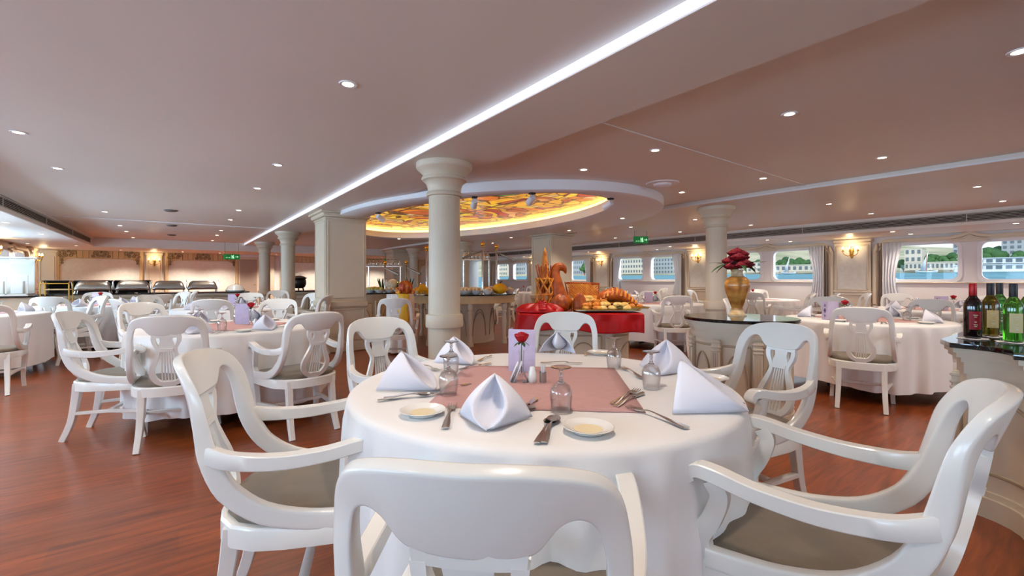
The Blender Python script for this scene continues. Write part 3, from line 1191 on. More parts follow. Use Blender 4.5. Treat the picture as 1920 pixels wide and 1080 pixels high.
exit_sign(1.36, 16.85, 1.925, ZC, 0, .44, .17, 'green exit sign hanging before the fretwork wall panel')
exit_sign(6.62, 16.85, 1.93, ZC, 0, .44, .17, 'green exit sign seen under the oval light beyond the buffet')
exit_sign(9.0, 6.86, 2.16, ZC, -YAW * .9, .36, .17, 'green exit sign hanging near the window-side air grille')


def sconce_maker():
    t = thing('wall_sconce', '', 'wall lamp')
    b = MB()
    b.lathe([(0, -.16), (.02, -.14), (.035, -.1), (.03, -.04), (.045, 0), (.04, .05), (.02, .08), (.028, .11), (0, .14)], seg=16, ey=.5)
    b.build('back_plate', GOLD, t)
    for q in (-1, 0, 1):
        a = MB()
        P = cr([(0, -.01, -.06), (q * .06, -.07 - .03 * (q == 0), -.1), (q * .13, -.09 - .04 * (q == 0), -.05), (q * .14, -.1 - .04 * (q == 0), .0)], 6)
        a.sweep(P, .014)
        e_ = P[-1]
        a.lathe([(0, 0), (.028, .004), (.032, .015), (.012, .018), (.012, .05), (0, .05)], e_[0], e_[1], e_[2], 14)
        am = a.build('arm', GOLD, t)
        c = MB()
        c.lathe([(0, .05), (.013, .055), (.018, .075), (.012, .1), (0, .125)], e_[0], e_[1], e_[2], 12)
        c.build('candle_bulb', CANDLE, am)
    d = bpy.data.lights.new('sconce_glow', 'POINT')
    d.energy = 5
    d.color = (1, .72, .4)
    d.shadow_soft_size = .06
    o = bpy.data.objects.new('sconce_glow', d)
    COL.objects.link(o)
    o.parent = t
    o.location = (0, -.16, .12)
    return t


WORDS_S = ['beside the nearest river window pair', 'between the big window pair and the vase window', 'between the vase window and the hotel-view windows', 'beyond the exit sign between small far windows', 'far one past the square pillar', 'farthest one on the river side', '']
for i, c in enumerate(PC):
    if 1 <= i < 6:
        put('sconce', sconce_maker, (XR - .105, c, 1.83), -PI / 2 * -1 if False else -PI / 2, 'brass candle wall sconce ' + WORDS_S[i], 'brass wall sconces')
for i, c in enumerate(PC):
    if c < YB and i > 1:
        put('sconce', sconce_maker, (XL + .105, c, 1.83), PI / 2, 'brass candle wall sconce on the aisle-side wall, %s along' % ORD[i], 'brass wall sconces')
put('sconce', sconce_maker, (-.66, YB - .115, 1.8), 0, 'brass candle wall sconce on the back wall between two panels', 'brass wall sconces')

# curtains at the ends of the river-window bays


def curtain(y0, y1, x, m, nm, lb, waves, gather, z0=.55):
    n = waves * 8

    def fn(u, v):
        z = 1.99 - v * (1.99 - z0)
        g = 1 - gather * math.sin(PI * min(1, v * 1.0)) ** 2
        return (x - .025 * math.sin(u * waves * 2 * PI) * (0.6 + .4 * v), y0 + (y1 - y0) * (u * g), z)
    tag(MB().grid(fn, n, 10).build(nm, m, solid=.004), lb, 'curtain', 'curtains at the river windows')


nm_b = ['nearest bay', 'big-pane bay', 'vase bay', 'hotel-view bay', 'bay behind the square pillar', 'farthest bay']
for i, c in enumerate(WC[1:6]):
    c_ = c
    for s_, e_ in ((1, 'far'), (-1, 'near')):
        y0 = c_ + s_ * 1.42
        curtain(y0, y0 - s_ * .26, XR - .07, DRAPE, 'drape_curtain', 'taupe curtain at the %s end of the %s' % (e_, nm_b[i]), 4, .25, .12)
        curtain(y0 - s_ * .1, y0 - s_ * .42, XR - .11, SHEER, 'sheer_curtain', 'sheer white curtain at the %s end of the %s' % (e_, nm_b[i]), 5, .3, .5)
c_ = WC[4]
for c_ in WC[3:5]:
    curtain(c_ + 1.42, c_ + 1.1, XL + .08, DRAPE, 'drape_curtain', 'taupe curtain on the aisle-side wall beside the %s' % ('glass display case' if c_ > 12 else 'windows before the case'), 4, .25)
# ================================================================ armchair with lyre back
PROF = cr([(0, -.345, .952), (0, -.31, .85), (0, -.285, .75), (0, -.255, .65), (0, -.2, .56), (0, -.105, .487), (0, .02, .452), (0, .14, .443), (0, .235, .44)], 8)
ACC = [0.0]
for i in range(1, len(PROF)):
    ACC.append(ACC[-1] + (PROF[i] - PROF[i - 1]).length)


def prof(a):
    a = max(0.0, min(a, ACC[-1] - 1e-6))
    for i in range(len(ACC) - 1):
        if a <= ACC[i + 1]:
            t = (a - ACC[i]) / (ACC[i + 1] - ACC[i])
            p = PROF[i].lerp(PROF[i + 1], t)
            d = (PROF[i + 1] - PROF[i]).normalized()
            return p, Vector((0, d.z, -d.y)) * -1
    return PROF[-1], Vector((0, 0, 1))


def bow(s, a):
    f = max(0, min(1, (.42 - a) / .3))
    return (.012 - .058 * (1 - (s / .21) ** 2)) * f


def back_pt(s, a, n):
    p, nn = prof(a)
    return Vector((s, p.y + bow(s, a), p.z)) + nn * n


HALF0 = [((.274, .86), (.238, .86), .055), ((.272, .78), (.236, .78), .056), ((.268, .68), (.232, .68), .058), ((.262, .58), (.226, .58), .06), ((.254, .48), (.218, .48), .06),
         ((.246, .39), (.21, .39), .06), ((.237, .3), (.2, .3), .056), ((.23, .23), (.192, .235), .048), ((.225, .17), (.187, .175), .04), ((.219, .125), (.179, .13), .034),
         ((.21, .085), (.168, .1), .03), ((.196, .052), (.153, .086), .029), ((.176, .03), (.137, .084), .029), ((.15, .017), (.121, .093), .029), ((.123, .009), (.108, .112), .029),
         ((.094, .004), (.096, .13), .029), ((.066, .001), (.078, .142), .029), ((.035, 0), (.042, .147), .029), ((0, 0), (0, .148), .029)]
def wid(p):
    return (p[0] * (1 + .05 * max(0, min(1, (.35 - p[1]) / .2))), p[1])


HALF0 = [(wid(o), wid(i_), th) for o, i_, th in HALF0]
_A = cr([(o[0], o[1], th) for o, i_, th in HALF0], 3)
_B = cr([(i_[0], i_[1], th) for o, i_, th in HALF0], 3)
HALF = [((a.x, a.y), (b_.x, b_.y), a.z) for a, b_ in zip(_A, _B)]


def chair_maker():
    t = thing('lyre_back_armchair', '', 'chair')
    # hoop: crest, stiles and the sweep down to the seat side in one bent frame
    full = HALF + [((-o[0], o[1]), (-i[0], i[1]), th) for o, i, th in HALF[-2::-1]]
    b = MB()
    n, K = len(full), 16
    vs = []
    for o, i, th in full:
        m = ((o[0] + i[0]) / 2, (o[1] + i[1]) / 2)
        w = ((o[0] - i[0]) / 2, (o[1] - i[1]) / 2)
        W2 = math.hypot(*w)
        for k_ in range(K):
            a = 2 * PI * (k_ + .5) / K
            c, q = math.cos(a), math.sin(a)
            # rounded plate: flat faces, rounded rims
            cx = math.copysign(min(1, (abs(c) ** .3)), c)
            cx = math.copysign(1 - (1 - abs(cx)) * min(1, .02 / W2), cx)
            cy = math.copysign(abs(q) ** .3, q)
            vs.append(back_pt(m[0] + w[0] * cx, m[1] + w[1] * cx, cy * th / 2))
    fs = [(i * K + k_, i * K + (k_ + 1) % K, (i + 1) * K + (k_ + 1) % K, (i + 1) * K + k_) for i in range(n - 1) for k_ in range(K)]
    fs += [tuple(range(K)), tuple((n - 1) * K + k_ for k_ in range(K))]
    b.add(vs, fs)
    b.build('back_hoop', WHITE, t, smooth=50)
    # lyre splat
    b = MB()
    T, B_ = Vector((0, -.349, .822)), Vector((0, -.238, .425))

    def sp(s, v, n=0.0):
        p = T.lerp(B_, v)
        return (s, p.y - .012 * math.sin(PI * v) + .05 * (s / .21) ** 2 * max(0, 1 - v) ** 2 * 1.1 + n, p.z + n * .3)
    for sg in (1, -1):
        P = cr([(.074, .05, 0), (.07, .14, 0), (.05, .26, 0), (.049, .34, 0), (.068, .48, 0), (.09, .63, 0), (.088, .76, 0), (.06, .87, 0), (.02, .915, 0)], 4)
        b.sweep([sp(sg * p.x, p.y) for p in P], [.024, .02, .018, .022, .028, .03, .03, .03, .03], .022, side=None, seg=8, sq=.6) if False else None
        Wd = [.013, .012, .01, .011, .014, .016, .017, .016, .014]
        L, Rr = [], []
        for j, p in enumerate(P):
            d = (P[min(j + 1, len(P) - 1)] - P[max(j - 1, 0)])
            d.y *= .39
            d = d.normalized()
            q = j / (len(P) - 1) * 8
            i0 = min(int(q), 7)
            w = Wd[i0] + (Wd[i0 + 1] - Wd[i0]) * (q - i0)
            nx, ny = -d.y, d.x
            L.append((p.x + nx * w, p.y + ny * w / .39))
            Rr.append((p.x - nx * w, p.y - ny * w / .39))
        vs = []
        for (lx, lv), (rx, rv) in zip(L, Rr):
            vs += [sp(sg * lx, lv, .011), sp(sg * rx, rv, .011), sp(sg * rx, rv, -.011), sp(sg * lx, lv, -.011)]
        m_ = len(L)
        fs = [(i * 4 + k_, i * 4 + (k_ + 1) % 4, i * 4 + 4 + (k_ + 1) % 4, i * 4 + 4 + k_) for i in range(m_ - 1) for k_ in range(4)] + [(0, 1, 2, 3), tuple(m_ * 4 - 4 + k_ for k_ in range(4))]
        b.add(vs, fs)

    def plate(pts, nn=.011):
        c = len(pts)
        b.add([sp(s, v, nn) for s, v in pts] + [sp(s, v, -nn) for s, v in pts], [tuple(range(c)), tuple(range(2 * c - 1, c - 1, -1))] + [(i, (i + 1) % c, c + (i + 1) % c, c + i) for i in range(c)])
    plate([(-.086, -.02), (-.03, -.02), (.03, -.02), (.086, -.02), (.083, .06), (.03, .06), (-.03, .06), (-.083, .06)])
    plate([(-.04, .03), (.04, .03), (.034, .12), (.044, .2), (.044, .27), (-.044, .27), (-.044, .2), (-.034, .12)], .009)
    plate([(-.04, .25), (.04, .25), (.04, .3), (-.04, .3)], .015)
    plate([(-.035, .86), (.035, .86), (.045, .92), (.034, .95), (.07, 1.04), (-.07, 1.04), (-.034, .95), (-.045, .92)], .012)
    spl = b.build('lyre_splat', WHITE, t, smooth=40)
    b = MB()
    for i in range(5):
        x = (i - 2)
        b.sweep([sp(x * .0125, .28), sp(x * .017, .6), sp(x * .018, .89)], .0075, .012, side=(1, 0, 0), seg=6, sq=.5)
    b.build('lyre_strings', WHITE, spl)
    # seat
    half = [(.0, .262), (.12, .26), (.22, .252), (.262, .235), (.272, .2), (.27, .08), (.262, -.04), (.245, -.13), (.205, -.2), (.14, -.245), (.07, -.262), (0, -.267)]
    out = half + [(-x, y) for x, y in half[-2:0:-1]]
    MB().prism([(x, y) for x, y in out], .372, .44, inset=.008).build('seat_frame', WHITE, t)
    cu = MB()
    k_ = [(.9, .436), (.925, .45), (.9, .466), (.75, .476), (.4, .482), (0.001, .484)]
    nn = len(out)
    cu.add([(x * s_, y * s_, z) for s_, z in k_ for x, y in out], [(r * nn + i, r * nn + (i + 1) % nn, (r + 1) * nn + (i + 1) % nn, (r + 1) * nn + i) for r in range(len(k_) - 1) for i in range(nn)])
    cu.build('seat_cushion', TAUPE, t, smooth=60)
    for sg in (1, -1):
        MB().sweep(cr([(sg * .235, .215, .43), (sg * .246, .235, .36), (sg * .24, .222, .24), (sg * .236, .21, .12), (sg * .242, .235, 0)], 5), [.052, .05, .042, .036, .036], [.056, .052, .042, .036, .038], side=(1, 0, 0), sq=1.6).build('leg', WHITE, t)
        MB().sweep(cr([(sg * .165, -.2, .42), (sg * .166, -.215, .3), (sg * .17, -.24, .14), (sg * .176, -.29, 0)], 5), [.05, .044, .04, .036], [.056, .048, .042, .038], side=(1, 0, 0), sq=1.6).build('leg', WHITE, t)
        # arm with its scrolled end and curved front post
        A = cr([(sg * .222, -.262, .675), (sg * .25, -.18, .655), (sg * .272, -.05, .648), (sg * .282, .08, .66), (sg * .282, .17, .678), (sg * .28, .225, .682), (sg * .278, .245, .664), (sg * .277, .235, .65)], 5)
        MB().sweep(A, [.03, .036, .042, .046, .048, .048, .048, .046], [.054, .048, .044, .04, .04, .038, .032, .02], side=(1, 0, 0), sq=1.5).build('arm', WHITE, t)
        MB().sweep(cr([(sg * .275, .185, .662), (sg * .274, .168, .62), (sg * .268, .192, .55), (sg * .256, .224, .49), (sg * .244, .215, .41)], 5), .036, [.05, .046, .05, .056, .056], side=(1, 0, 0), sq=1.5).build('arm_post', WHITE, t)
        MB().sweep([(sg * .168, -.235, .2), (sg * .2, 0, .21), (sg * .237, .215, .2)], .022, .034, side=(0, 0, 1), sq=1.5).build('stretcher', WHITE, t)
    MB().sweep([(-.18, 0, .21), (.18, 0, .21)], .022, .03, side=(0, 0, 1), sq=1.5).build('stretcher', WHITE, t)
    return t


def armchair(x, y, face, label, group):
    """face: direction (radians) the sitter looks to"""
    return put('chair', chair_maker, (x, y, 0), face - PI / 2, label, group)


# ================================================================ round tables under cloth


def table_maker(r=.8, seed=1, hem=.13):
    def mk():
        t = thing('round_table', '', 'table')
        MB().lathe([(r - .02, 0), (r - .005, .01), (r - .005, .022), (r - .02, .03)], 0, 0, .728, 48).build('tabletop', CREAM, t)
        MB().lathe([(.05, 0), (.05, .05), (.03, .1), (.03, .66), (.1, .72), (.1, .728)], 0, 0, .0, 16).build('pedestal', IRON, t)
        f = MB()
        for i in range(4):
            a = i * PI / 2 + .4
            f.sweep([(0, 0, .09), (.2 * math.cos(a), .2 * math.sin(a), .06), (.36 * math.cos(a), .36 * math.sin(a), .02)], .04, .035, sq=.6)
        f.build('feet', IRON, t)
        return t
    return mk


def cloth_maker(r=.8, seed=1, hem=.13, nf=21, amp=.046):
    rnd = random.Random(seed)
    ph = [rnd.random() * 6.28 for _ in range(6)]
    def mk():
        def fn(u, v):
            th = u * 2 * PI
            if v < .4:
                rr = r * (v / .4) * .985 + .0001
                z = .7605 + .0008 * math.sin(9 * th + 20 * v)
                return (rr * math.cos(th), rr * math.sin(th), z)
            w = (v - .4) / .6
            if w < .17:
                a = w / .17 * PI / 2
                rr = r * .985 + .024 * math.sin(a)
                z = .7605 - .024 * (1 - math.cos(a))
                g = 0
            else:
                q = (w - .17) / .83
                rr = r * .985 + .024
                z = .7365 - q * (.7365 - hem)
                g = q ** .42
            fold = (.5 * math.sin(nf * th + ph[0] + .9 * math.sin(3 * th + ph[4])) + .3 * math.sin((nf * 2 - 7) * th + ph[1] + .6 * g) + .2 * math.sin(7 * th + ph[2]))
            fold = fold * (.6 + .4 * math.sin(2 * th + ph[5]))
            rr += g * (amp * fold + .016)
            z += g * .02 * math.sin(4 * th + ph[3])
            return (rr * math.cos(th), rr * math.sin(th), z)
        o = MB().grid(fn, 240, 26, wrap=True).build('tablecloth', CLOTH, smooth=180)
        tag(o, '', 'tablecloth')
        return o
    return mk


# ================================================================ tableware


def napkin_maker(v=0, op=.05, fy=-.124, lx=.112):
    def mk():
        b = MB()
        A = Vector((0, .01, .13))
        Fp = Vector((0, fy, .003))
        for sg in (1, -1):
            L = Vector((sg * lx, .014, .003))
            # panel: apex - foot - corner; the foot edge curls outward (open leaf shape)

            def fn(u, w, sg=sg, L=L):
                e = A.lerp(Fp, w)
                bulge = math.sin(PI * min(1, w) ** 1.35) ** .85 * (op + v * .008)
                e = e + Vector((sg * bulge * .95, -bulge * .35, 0))
                c = A.lerp(L, w)
                c = c + Vector((sg * .012 * math.sin(PI * w), 0, .004 * math.sin(PI * w)))
                p = e.lerp(c, u)
                p = p + Vector((sg * .004, -.004, .002)) * math.sin(PI * u) * math.sin(PI * w)
                return p
            b.grid(fn, 8, 12)
        # hollow of the leaf between the two outer folds

        def hollow(u, w):
            q = 2 * u - 1
            bl = math.sin(PI * min(1, w) ** 1.35) ** .85 * (op + v * .008)
            e = A.lerp(Fp, w) + Vector((q * bl * .93, -bl * .35, 0))
            return e + Vector((0, (1 - q * q) * .085 * math.sin(PI * w), -(1 - q * q) * .02 * math.sin(PI * w)))
        b.grid(hollow, 10, 12)
        o = b.build('folded_napkin', NAPK, solid=.004, smooth=60)
        tag(o, '', 'napkin')
        return o
    return mk


def glass_maker():
    t = MB()
    t.lathe([(.031, 0), (.0335, .02), (.037, .05), (.036, .07), (.028, .088), (.013, .098)], seg=28, cap=False)
    t.lathe([(.031, 0), (.0295, 0), (.0318, .02), (.0352, .05), (.034, .069), (.026, .085), (.012, .092), (0, .094)], seg=28, cap=False)
    t.m = 1
    t.lathe([(0, .0945), (.012, .0965), (.0125, .0985), (.0075, .104), (.0052, .118), (.0078, .124), (.005, .13), (.007, .138), (.018, .142), (.034, .1465), (.034, .1485), (.018, .146), (0, .1455)], seg=28, cap=False)
    o = t.build('wine_glass', [GLASS, GLASSR], smooth=60)
    return tag(o, '', 'wine glass')


def plate_maker():
    t = thing('side_plate', '', 'plate')
    MB().lathe([(0, .003), (.04, .003), (.044, 0), (.047, 0), (.052, .006), (.072, .014), (.074, .0155), (.072, .0165), (.054, .0095), (.048, .0065), (0, .0065)], seg=40, cap=False).build('dish', PORC, t)
    MB().lathe([(0, .0068), (.04, .0068), (.041, .0068)], seg=32, cap=False).build('well', mat('cream_glaze', (250, 238, 200), .15, coat=.4) if 'cream_glaze' not in MATS else MATS['cream_glaze'], t)
    return t


def cutlery(kind):
    def mk():
        b = MB()
        hz_ = .0035
        b.sweep(cr([(-.1, 0, hz_), (-.06, 0, hz_ + .002), (-.02, 0, hz_ + .006), (.02, 0, hz_ + .008), (.045, 0, hz_ + .004)], 4), [.02, .018, .009, .006, .008], [.004, .004, .003, .003, .003], side=(0, 1, 0), seg=8)
        if kind == 'fork':
            b.add([(x, y, z) for z in (.007, .0045) for x, y in ((.042, -.004), (.055, -.011), (.068, -.012), (.068, .012), (.055, .011), (.042, .004))], [(0, 1, 2, 3, 4, 5), (11, 10, 9, 8, 7, 6)] + [(i, (i + 1) % 6, 6 + (i + 1) % 6, 6 + i) for i in range(6)])
            for i in range(4):
                y = -.0105 + i * .007
                b.sweep([(.067, y, .0058), (.085, y, .0035), (.1, y, .006)], [.0036, .0034, .002], .0022, side=(0, 1, 0), seg=6)
        elif kind == 'spoon':
            b.grid(lambda u, v: ((.072 + .03 * math.cos(2 * PI * u) * v), .019 * math.sin(2 * PI * u) * v, .0018 + .0075 * v * v), 20, 5, wrap=True)
            b.grid(lambda u, v: ((.072 + .03 * math.cos(2 * PI * u) * v), .019 * math.sin(2 * PI * u) * v, .0002 + .0075 * v * v), 20, 5, wrap=True)
        else:
            b.add([(x, y, z) for z in (.006, .0035) for x, y in ((.03, -.005), (.1, -.009), (.112, -.004), (.116, .004), (.1, .007), (.03, .005))], [(0, 1, 2, 3, 4, 5), (11, 10, 9, 8, 7, 6)] + [(i, (i + 1) % 6, 6 + (i + 1) % 6, 6 + i) for i in range(6)])
        o = b.build(kind if kind != 'knife' else 'table_knife', STEEL, smooth=50)
        return tag(o, '', kind)
    return mk


def menu_maker():
    t = thing('menu_card', '', 'menu card')
    b = MB()
    b.box(0, 0, .1, .125, .004, .2)
    b.build('front_card', MENU, t)
    b = MB()
    b.box(-.064, .04, .1, .003, .085, .2)
    b.build('side_card', MENU, t)
    m = MB()
    for z, w in ((.165, .012), (.15, .02), (.115, .022), (.1, .03), (.085, .022), (.05, .016), (.035, .01)):
        m.box(-.067, .04, z, .002, w, .012)
    m.build('printed_motif', mat('menu_ink', (92, 70, 120), .6), t, flat=True)
    return t


def rose_maker():
    t = thing('rose_vase', '', 'vase with rose')
    MB().lathe([(0, 0), (.022, 0), (.024, .004), (.012, .012), (.01, .03), (.011, .08), (.015, .13), (.0135, .13), (.0095, .08), (.0085, .03), (0, .016)], seg=20, cap=False).build('glass_vase', GLASS, t, smooth=60)
    MB().sweep([(0, 0, .02), (.002, .001, .1), (0, 0, .175)], .004).build('stem', LEAF, t)
    f = MB()
    for k_ in range(4):
        r0 = .008 + k_ * .006
        for j in range(3 + k_):
            a = j * 2 * PI / (3 + k_) + k_ * .7

            def fn(u, v, a=a, r0=r0, k_=k_):
                w = (u - .5) * (1.9 - .15 * k_)
                rr = r0 * (.35 + .75 * math.sin(min(1, v * .75 + .1) * PI * .6)) + .004 * v * v * k_ * .5
                return (rr * math.cos(a + w), rr * math.sin(a + w), .172 + v * (.046 - k_ * .004) - .006 * (2 * u - 1) ** 2)
            f.grid(fn, 6, 5)
    f.build('rose_head', ROSE, t, solid=.0015, smooth=70)
    g = MB()
    for j in range(4):
        a = j * PI / 2 + .3
        g.grid(lambda u, v: ((.006 + .034 * v) * math.cos(a) + (u - .5) * .018 * math.sin(PI * v) * -math.sin(a), (.006 + .034 * v) * math.sin(a) + (u - .5) * .018 * math.sin(PI * v) * math.cos(a), .168 - .02 * v * v), 3, 5)
    g.build('leaves', LEAF, t, solid=.001)
    return t


def shaker_maker():
    t = thing('salt_shaker', '', 'salt shaker')
    MB().lathe([(0, 0), (.016, 0), (.02, .006), (.021, .022), (.017, .042), (.0125, .056), (.0125, .062), (.009, .068), (0, .07)], seg=20, cap=False).build('body', PORC, t)
    MB().lathe([(0, .0706), (.003, .0704)], seg=8, cap=False).build('holes', DARK, t)
    return t


def tooth_maker():
    t = thing('toothpick_holder', '', 'toothpick holder')
    MB().lathe([(0, 0), (.0145, 0), (.0145, .044), (.0135, .044), (.0135, .004), (0, .004)], seg=20, cap=False).build('steel_cup', STEELB, t)
    b = MB()
    for i in range(9):
        a = i * 2.4
        b.sweep([(.004 * math.cos(a), .004 * math.sin(a), .01), (.009 * math.cos(a), .009 * math.sin(a), .074)], .004, seg=5)
    b.build('paper_picks', WHT, t)
    return t


def holder_maker():
    t = thing('sachet_stand', '', 'sachet stand')
    b = MB()
    for sg in (1, -1):
        b.box(sg * .024, 0, .0015, .02, .05, .003)
        b.add([(sg * .034, -.024, .002), (sg * .034, .024, .002), (sg * .01, .024, .07), (sg * .01, -.024, .07)], [(0, 1, 2, 3)])
    b.build('steel_frame', STEELB, t, solid=.002)
    p = MB()
    for i in range(2):
        o = -.004 + .016 * i
        p.add([(-.036 + o, -.02, .004), (-.036 + o, .02, .004), (-.002 + o, .02, .085), (-.002 + o, -.02, .085)], [(0, 1, 2, 3)])
    p.build('paper_sachets', WHT, t, solid=.006)
    return t


TZ = .7635
# ================================================================ dining tables: place settings
RUN = {}


def runner_maker(s=.74):
    def mk():
        o = MB().grid(lambda u, v: ((u - .5) * s, (v - .5) * s, .0012 + .0006 * math.sin(u * 9) * math.sin(v * 7)), 14, 14).build('square_runner', PINK, solid=.002)
        return tag(o, '', 'table runner')
    return mk


GOLDEN = 0


def setting(T, name, r, chairs, detail, runner_rz=-.72, cseed=1, press=True, rx=None):
    """chairs: (x, y, facing, words). detail 0..2"""
    cx, cy = T
    put('table%d' % round(r * 100), table_maker(r), (cx, cy, 0), .3, 'round dining table hidden under the white cloth, ' + name, 'round dining tables')
    ck = 'cloth%d_%d' % (round(r * 100), cseed)
    put(ck, cloth_maker(r, cseed), (cx, cy, 0), cseed * 1.3, 'long white cloth over the table ' + name, 'floor-length tablecloths')
    put('runner', runner_maker(), (cx, cy, .762), runner_rz, 'square dusty pink runner on the table ' + name, 'pink runners')
    for i, (x, y, f, wds) in enumerate(chairs):
        armchair(x, y, R(f), 'white lyre-back armchair %s, table %s' % (wds, name), 'white armchairs ' + name)
        if detail < 0:
            continue
        dx, dy = x - cx, y - cy
        L = math.hypot(dx, dy)
        dx, dy = dx / L, dy / L
        a = math.atan2(dy, dx)
        nx, ny = -dy, dx
        rr = r - .24
        put('napkin0', napkin_maker(0), (cx + dx * rr, cy + dy * rr, TZ), a + PI / 2 + .1 * math.sin(i * 5 + cx), 'folded napkin by the armchair %s, table %s' % (wds, name), 'folded napkins ' + name)
        put('glass', glass_maker, (cx + dx * (rr - .17) + nx * .09, cy + dy * (rr - .17) + ny * .09, TZ), 0, 'upturned glass by the armchair %s, table %s' % (wds, name), 'upturned glasses ' + name)
        if detail >= 1:
            put('plate', plate_maker, (cx + dx * (rr + .02) - nx * .19, cy + dy * (rr + .02) - ny * .19, TZ), 0, 'side plate by the armchair %s, table %s' % (wds, name), 'side plates ' + name)
            put('fork', cutlery('fork'), (cx + dx * (rr + .0) + nx * .15, cy + dy * (rr + .0) + ny * .15, TZ), a + PI, 'steel fork by the armchair %s, table %s' % (wds, name), 'forks ' + name)
            put('knife', cutlery('knife'), (cx + dx * (rr - .0) + nx * .18, cy + dy * (rr - .0) + ny * .18, TZ), a + PI + .1, 'steel knife by the armchair %s, table %s' % (wds, name), 'knives ' + name)
    if rx is None:
        rx = (cx + .05, cy + .12)
    put('rose', rose_maker, (rx[0], rx[1], TZ), 1, 'single red rose in a slim glass vase on the table ' + name, 'rose vases')
    if detail >= 0:
        put('menu', menu_maker, (rx[0] - .1 * CS + .03 * SN, rx[1] + .1 * SN + .03 * CS, TZ), -YAW + .1, 'lilac standing menu card on the table ' + name, 'menu cards')
        put('shaker', shaker_maker, (rx[0] + .02, rx[1] - .16, TZ), 0, 'white porcelain salt shaker on the table ' + name, 'salt shakers')
        put('tooth', tooth_maker, (rx[0] + .075, rx[1] - .17, TZ), 0, 'steel toothpick cup on the table ' + name, 'toothpick cups')


# ---- the large table in front: every piece where it lies
TX, TY = 1.24, 1.46
nm = 'in front'
put('table77', table_maker(.77), (TX + .01, TY + .01, 0), .3, 'round dining table hidden under the white cloth, in front by the camera', 'round dining tables')
put('cloth77_1', cloth_maker(.775, 1, nf=24, amp=.066), (TX + .01, TY + .01, 0), 1.0, 'long white cloth over the big front table', 'floor-length tablecloths')
put('runner', runner_maker(), (1.2, 1.44, .762), R(-41.7), 'square dusty pink runner in the middle of the big front table', 'pink runners')
CH1 = [(.568, .792, 46, 'cut by the bottom edge, back to us'), (.385, 1.75, -20, 'side-on at the open floor'), (1.084, 2.505, -81, 'beside the round column, facing us'),
       (2.08, 2.23, -138, 'before the bread display'), (2.374, 1.19, 166, 'before the vase counter'), (1.462, .52, 102, 'large one beside the wine-bottle counter')]
for x, y, f, w in CH1:
    armchair(x, y, R(f), 'white lyre-back armchair at the big front table, ' + w, 'white armchairs at the front table')
# napkins: (px, py of the middle, facing of the open leaf in degrees, words)


def ang_out(x, y):
    return math.atan2(y - TY, x - TX)


NAPS = [(757, 722, None, 'at the place beside the floor-side chair'), (927, 783, None, 'its leaf opening towards us, nearest the bottom edge'), (853, 676, None, 'behind the two glasses'),
        (1045, 662, None, 'opened away from us before the far chair'), (1249, 692, None, 'towards the vase counter'), (1284, 758, None, 'large plain triangle towards the wine-bottle counter')]
NR = [20, -44, 2, 130, -66, 24]
for i, (px, py, _, w) in enumerate(NAPS):
    x, y = W(px, py, TZ)
    
    put('napkinW' if i in (0, 2, 4, 5) else 'napkin0', napkin_maker(0, .04, -.165, .12) if i in (0, 2, 4, 5) else napkin_maker(0), (x, y, TZ), R(NR[i]), 'folded napkin on the front table, ' + w, 'napkins on the front table', (1.08, 1.06, 1.0, .98, 1.1, 1.2)[i])
for px, py, w in ((841, 741, 'nearer of the two beside the column-side napkin'), (846, 699, 'farther of the two beside the column-side napkin'), (1052, 772, 'nearest us, beside the spoons'),
                  (1151, 690, 'far one beside the far chair\'s plate'), (1221, 728, 'behind the large triangular napkin')):
    x, y = W(px, py, TZ)
    put('glass', glass_maker, (x, y, TZ), 0, 'upturned wine glass on the front table, ' + w, 'glasses on the front table')
for px, py, w in ((793, 776, 'beside the fork towards the floor side'), (1103, 808, 'nearest us beside the spoons'), (1332, 713, 'at the window-side rim'), (1125, 664, 'at the far rim before the far chair')):
    x, y = W(px, py, TZ)
    put('plate', plate_maker, (x, y, TZ), 0, 'round white side plate on the front table, ' + w, 'plates on the front table')


def lay(kind, p0, p1, w):
    """cutlery from the handle end p0 to the head p1 (photograph pixels)"""
    a, b_ = W(p0[0], p0[1], TZ), W(p1[0], p1[1], TZ)
    L = math.hypot(b_[0] - a[0], b_[1] - a[1])
    o = put(kind, cutlery(kind), ((a[0] + b_[0]) / 2, (a[1] + b_[1]) / 2, TZ + (0.0 if kind != 'spoon' else .001)), math.atan2(b_[1] - a[1], b_[0] - a[0]), 'steel %s on the front table, %s' % (kind, w), kind + 's on the front table', max(.8, min(1.25, L / .185)))
    return o


lay('fork', (834, 808), (850, 757), 'upright beside the floor-side plate')
lay('spoon', (712, 752), (806, 741), 'lying before the floor-side napkin')
lay('knife', (716, 748), (850, 738), 'lying under the spoon at the floor-side napkin')
lay('spoon', (1020, 830), (1040, 786), 'longer of the crossed pair nearest us')
lay('spoon', (1008, 831), (1034, 790), 'shorter of the crossed pair nearest us')
lay('fork', (1148, 760), (1196, 732), 'beside the butter knife on the runner edge')
lay('knife', (1156, 763), (1202, 740), 'crossed by the fork on the runner edge')
lay('fork', (1284, 803), (1180, 765), 'pointing away from the large triangular napkin')
lay('spoon', (1330, 752), (1368, 757), 'peeping from behind the large triangular napkin')
lay('fork', (1208, 713), (1162, 688), 'beside the far glass on the runner')
lay('knife', (862, 693), (915, 683), 'on the runner beside the farther glass')
lay('fork', (780, 684), (822, 696), 'behind the floor-side napkin')
lay('fork', (836, 729), (866, 724), 'behind the nearer glass')
lay('knife', (1016, 681), (1084, 682), 'along the far runner edge')
lay('fork', (1098, 668), (1096, 660), 'beside the far plate')
lay('knife', (960, 790), (1003, 751), 'behind the leaf-shaped napkin')
lay('spoon', (950, 785), (999, 766), 'behind the leaf-shaped napkin')
lay('knife', (898, 677), (920, 668), 'beside the column-side napkin')
x, y = W(979, 697, TZ)
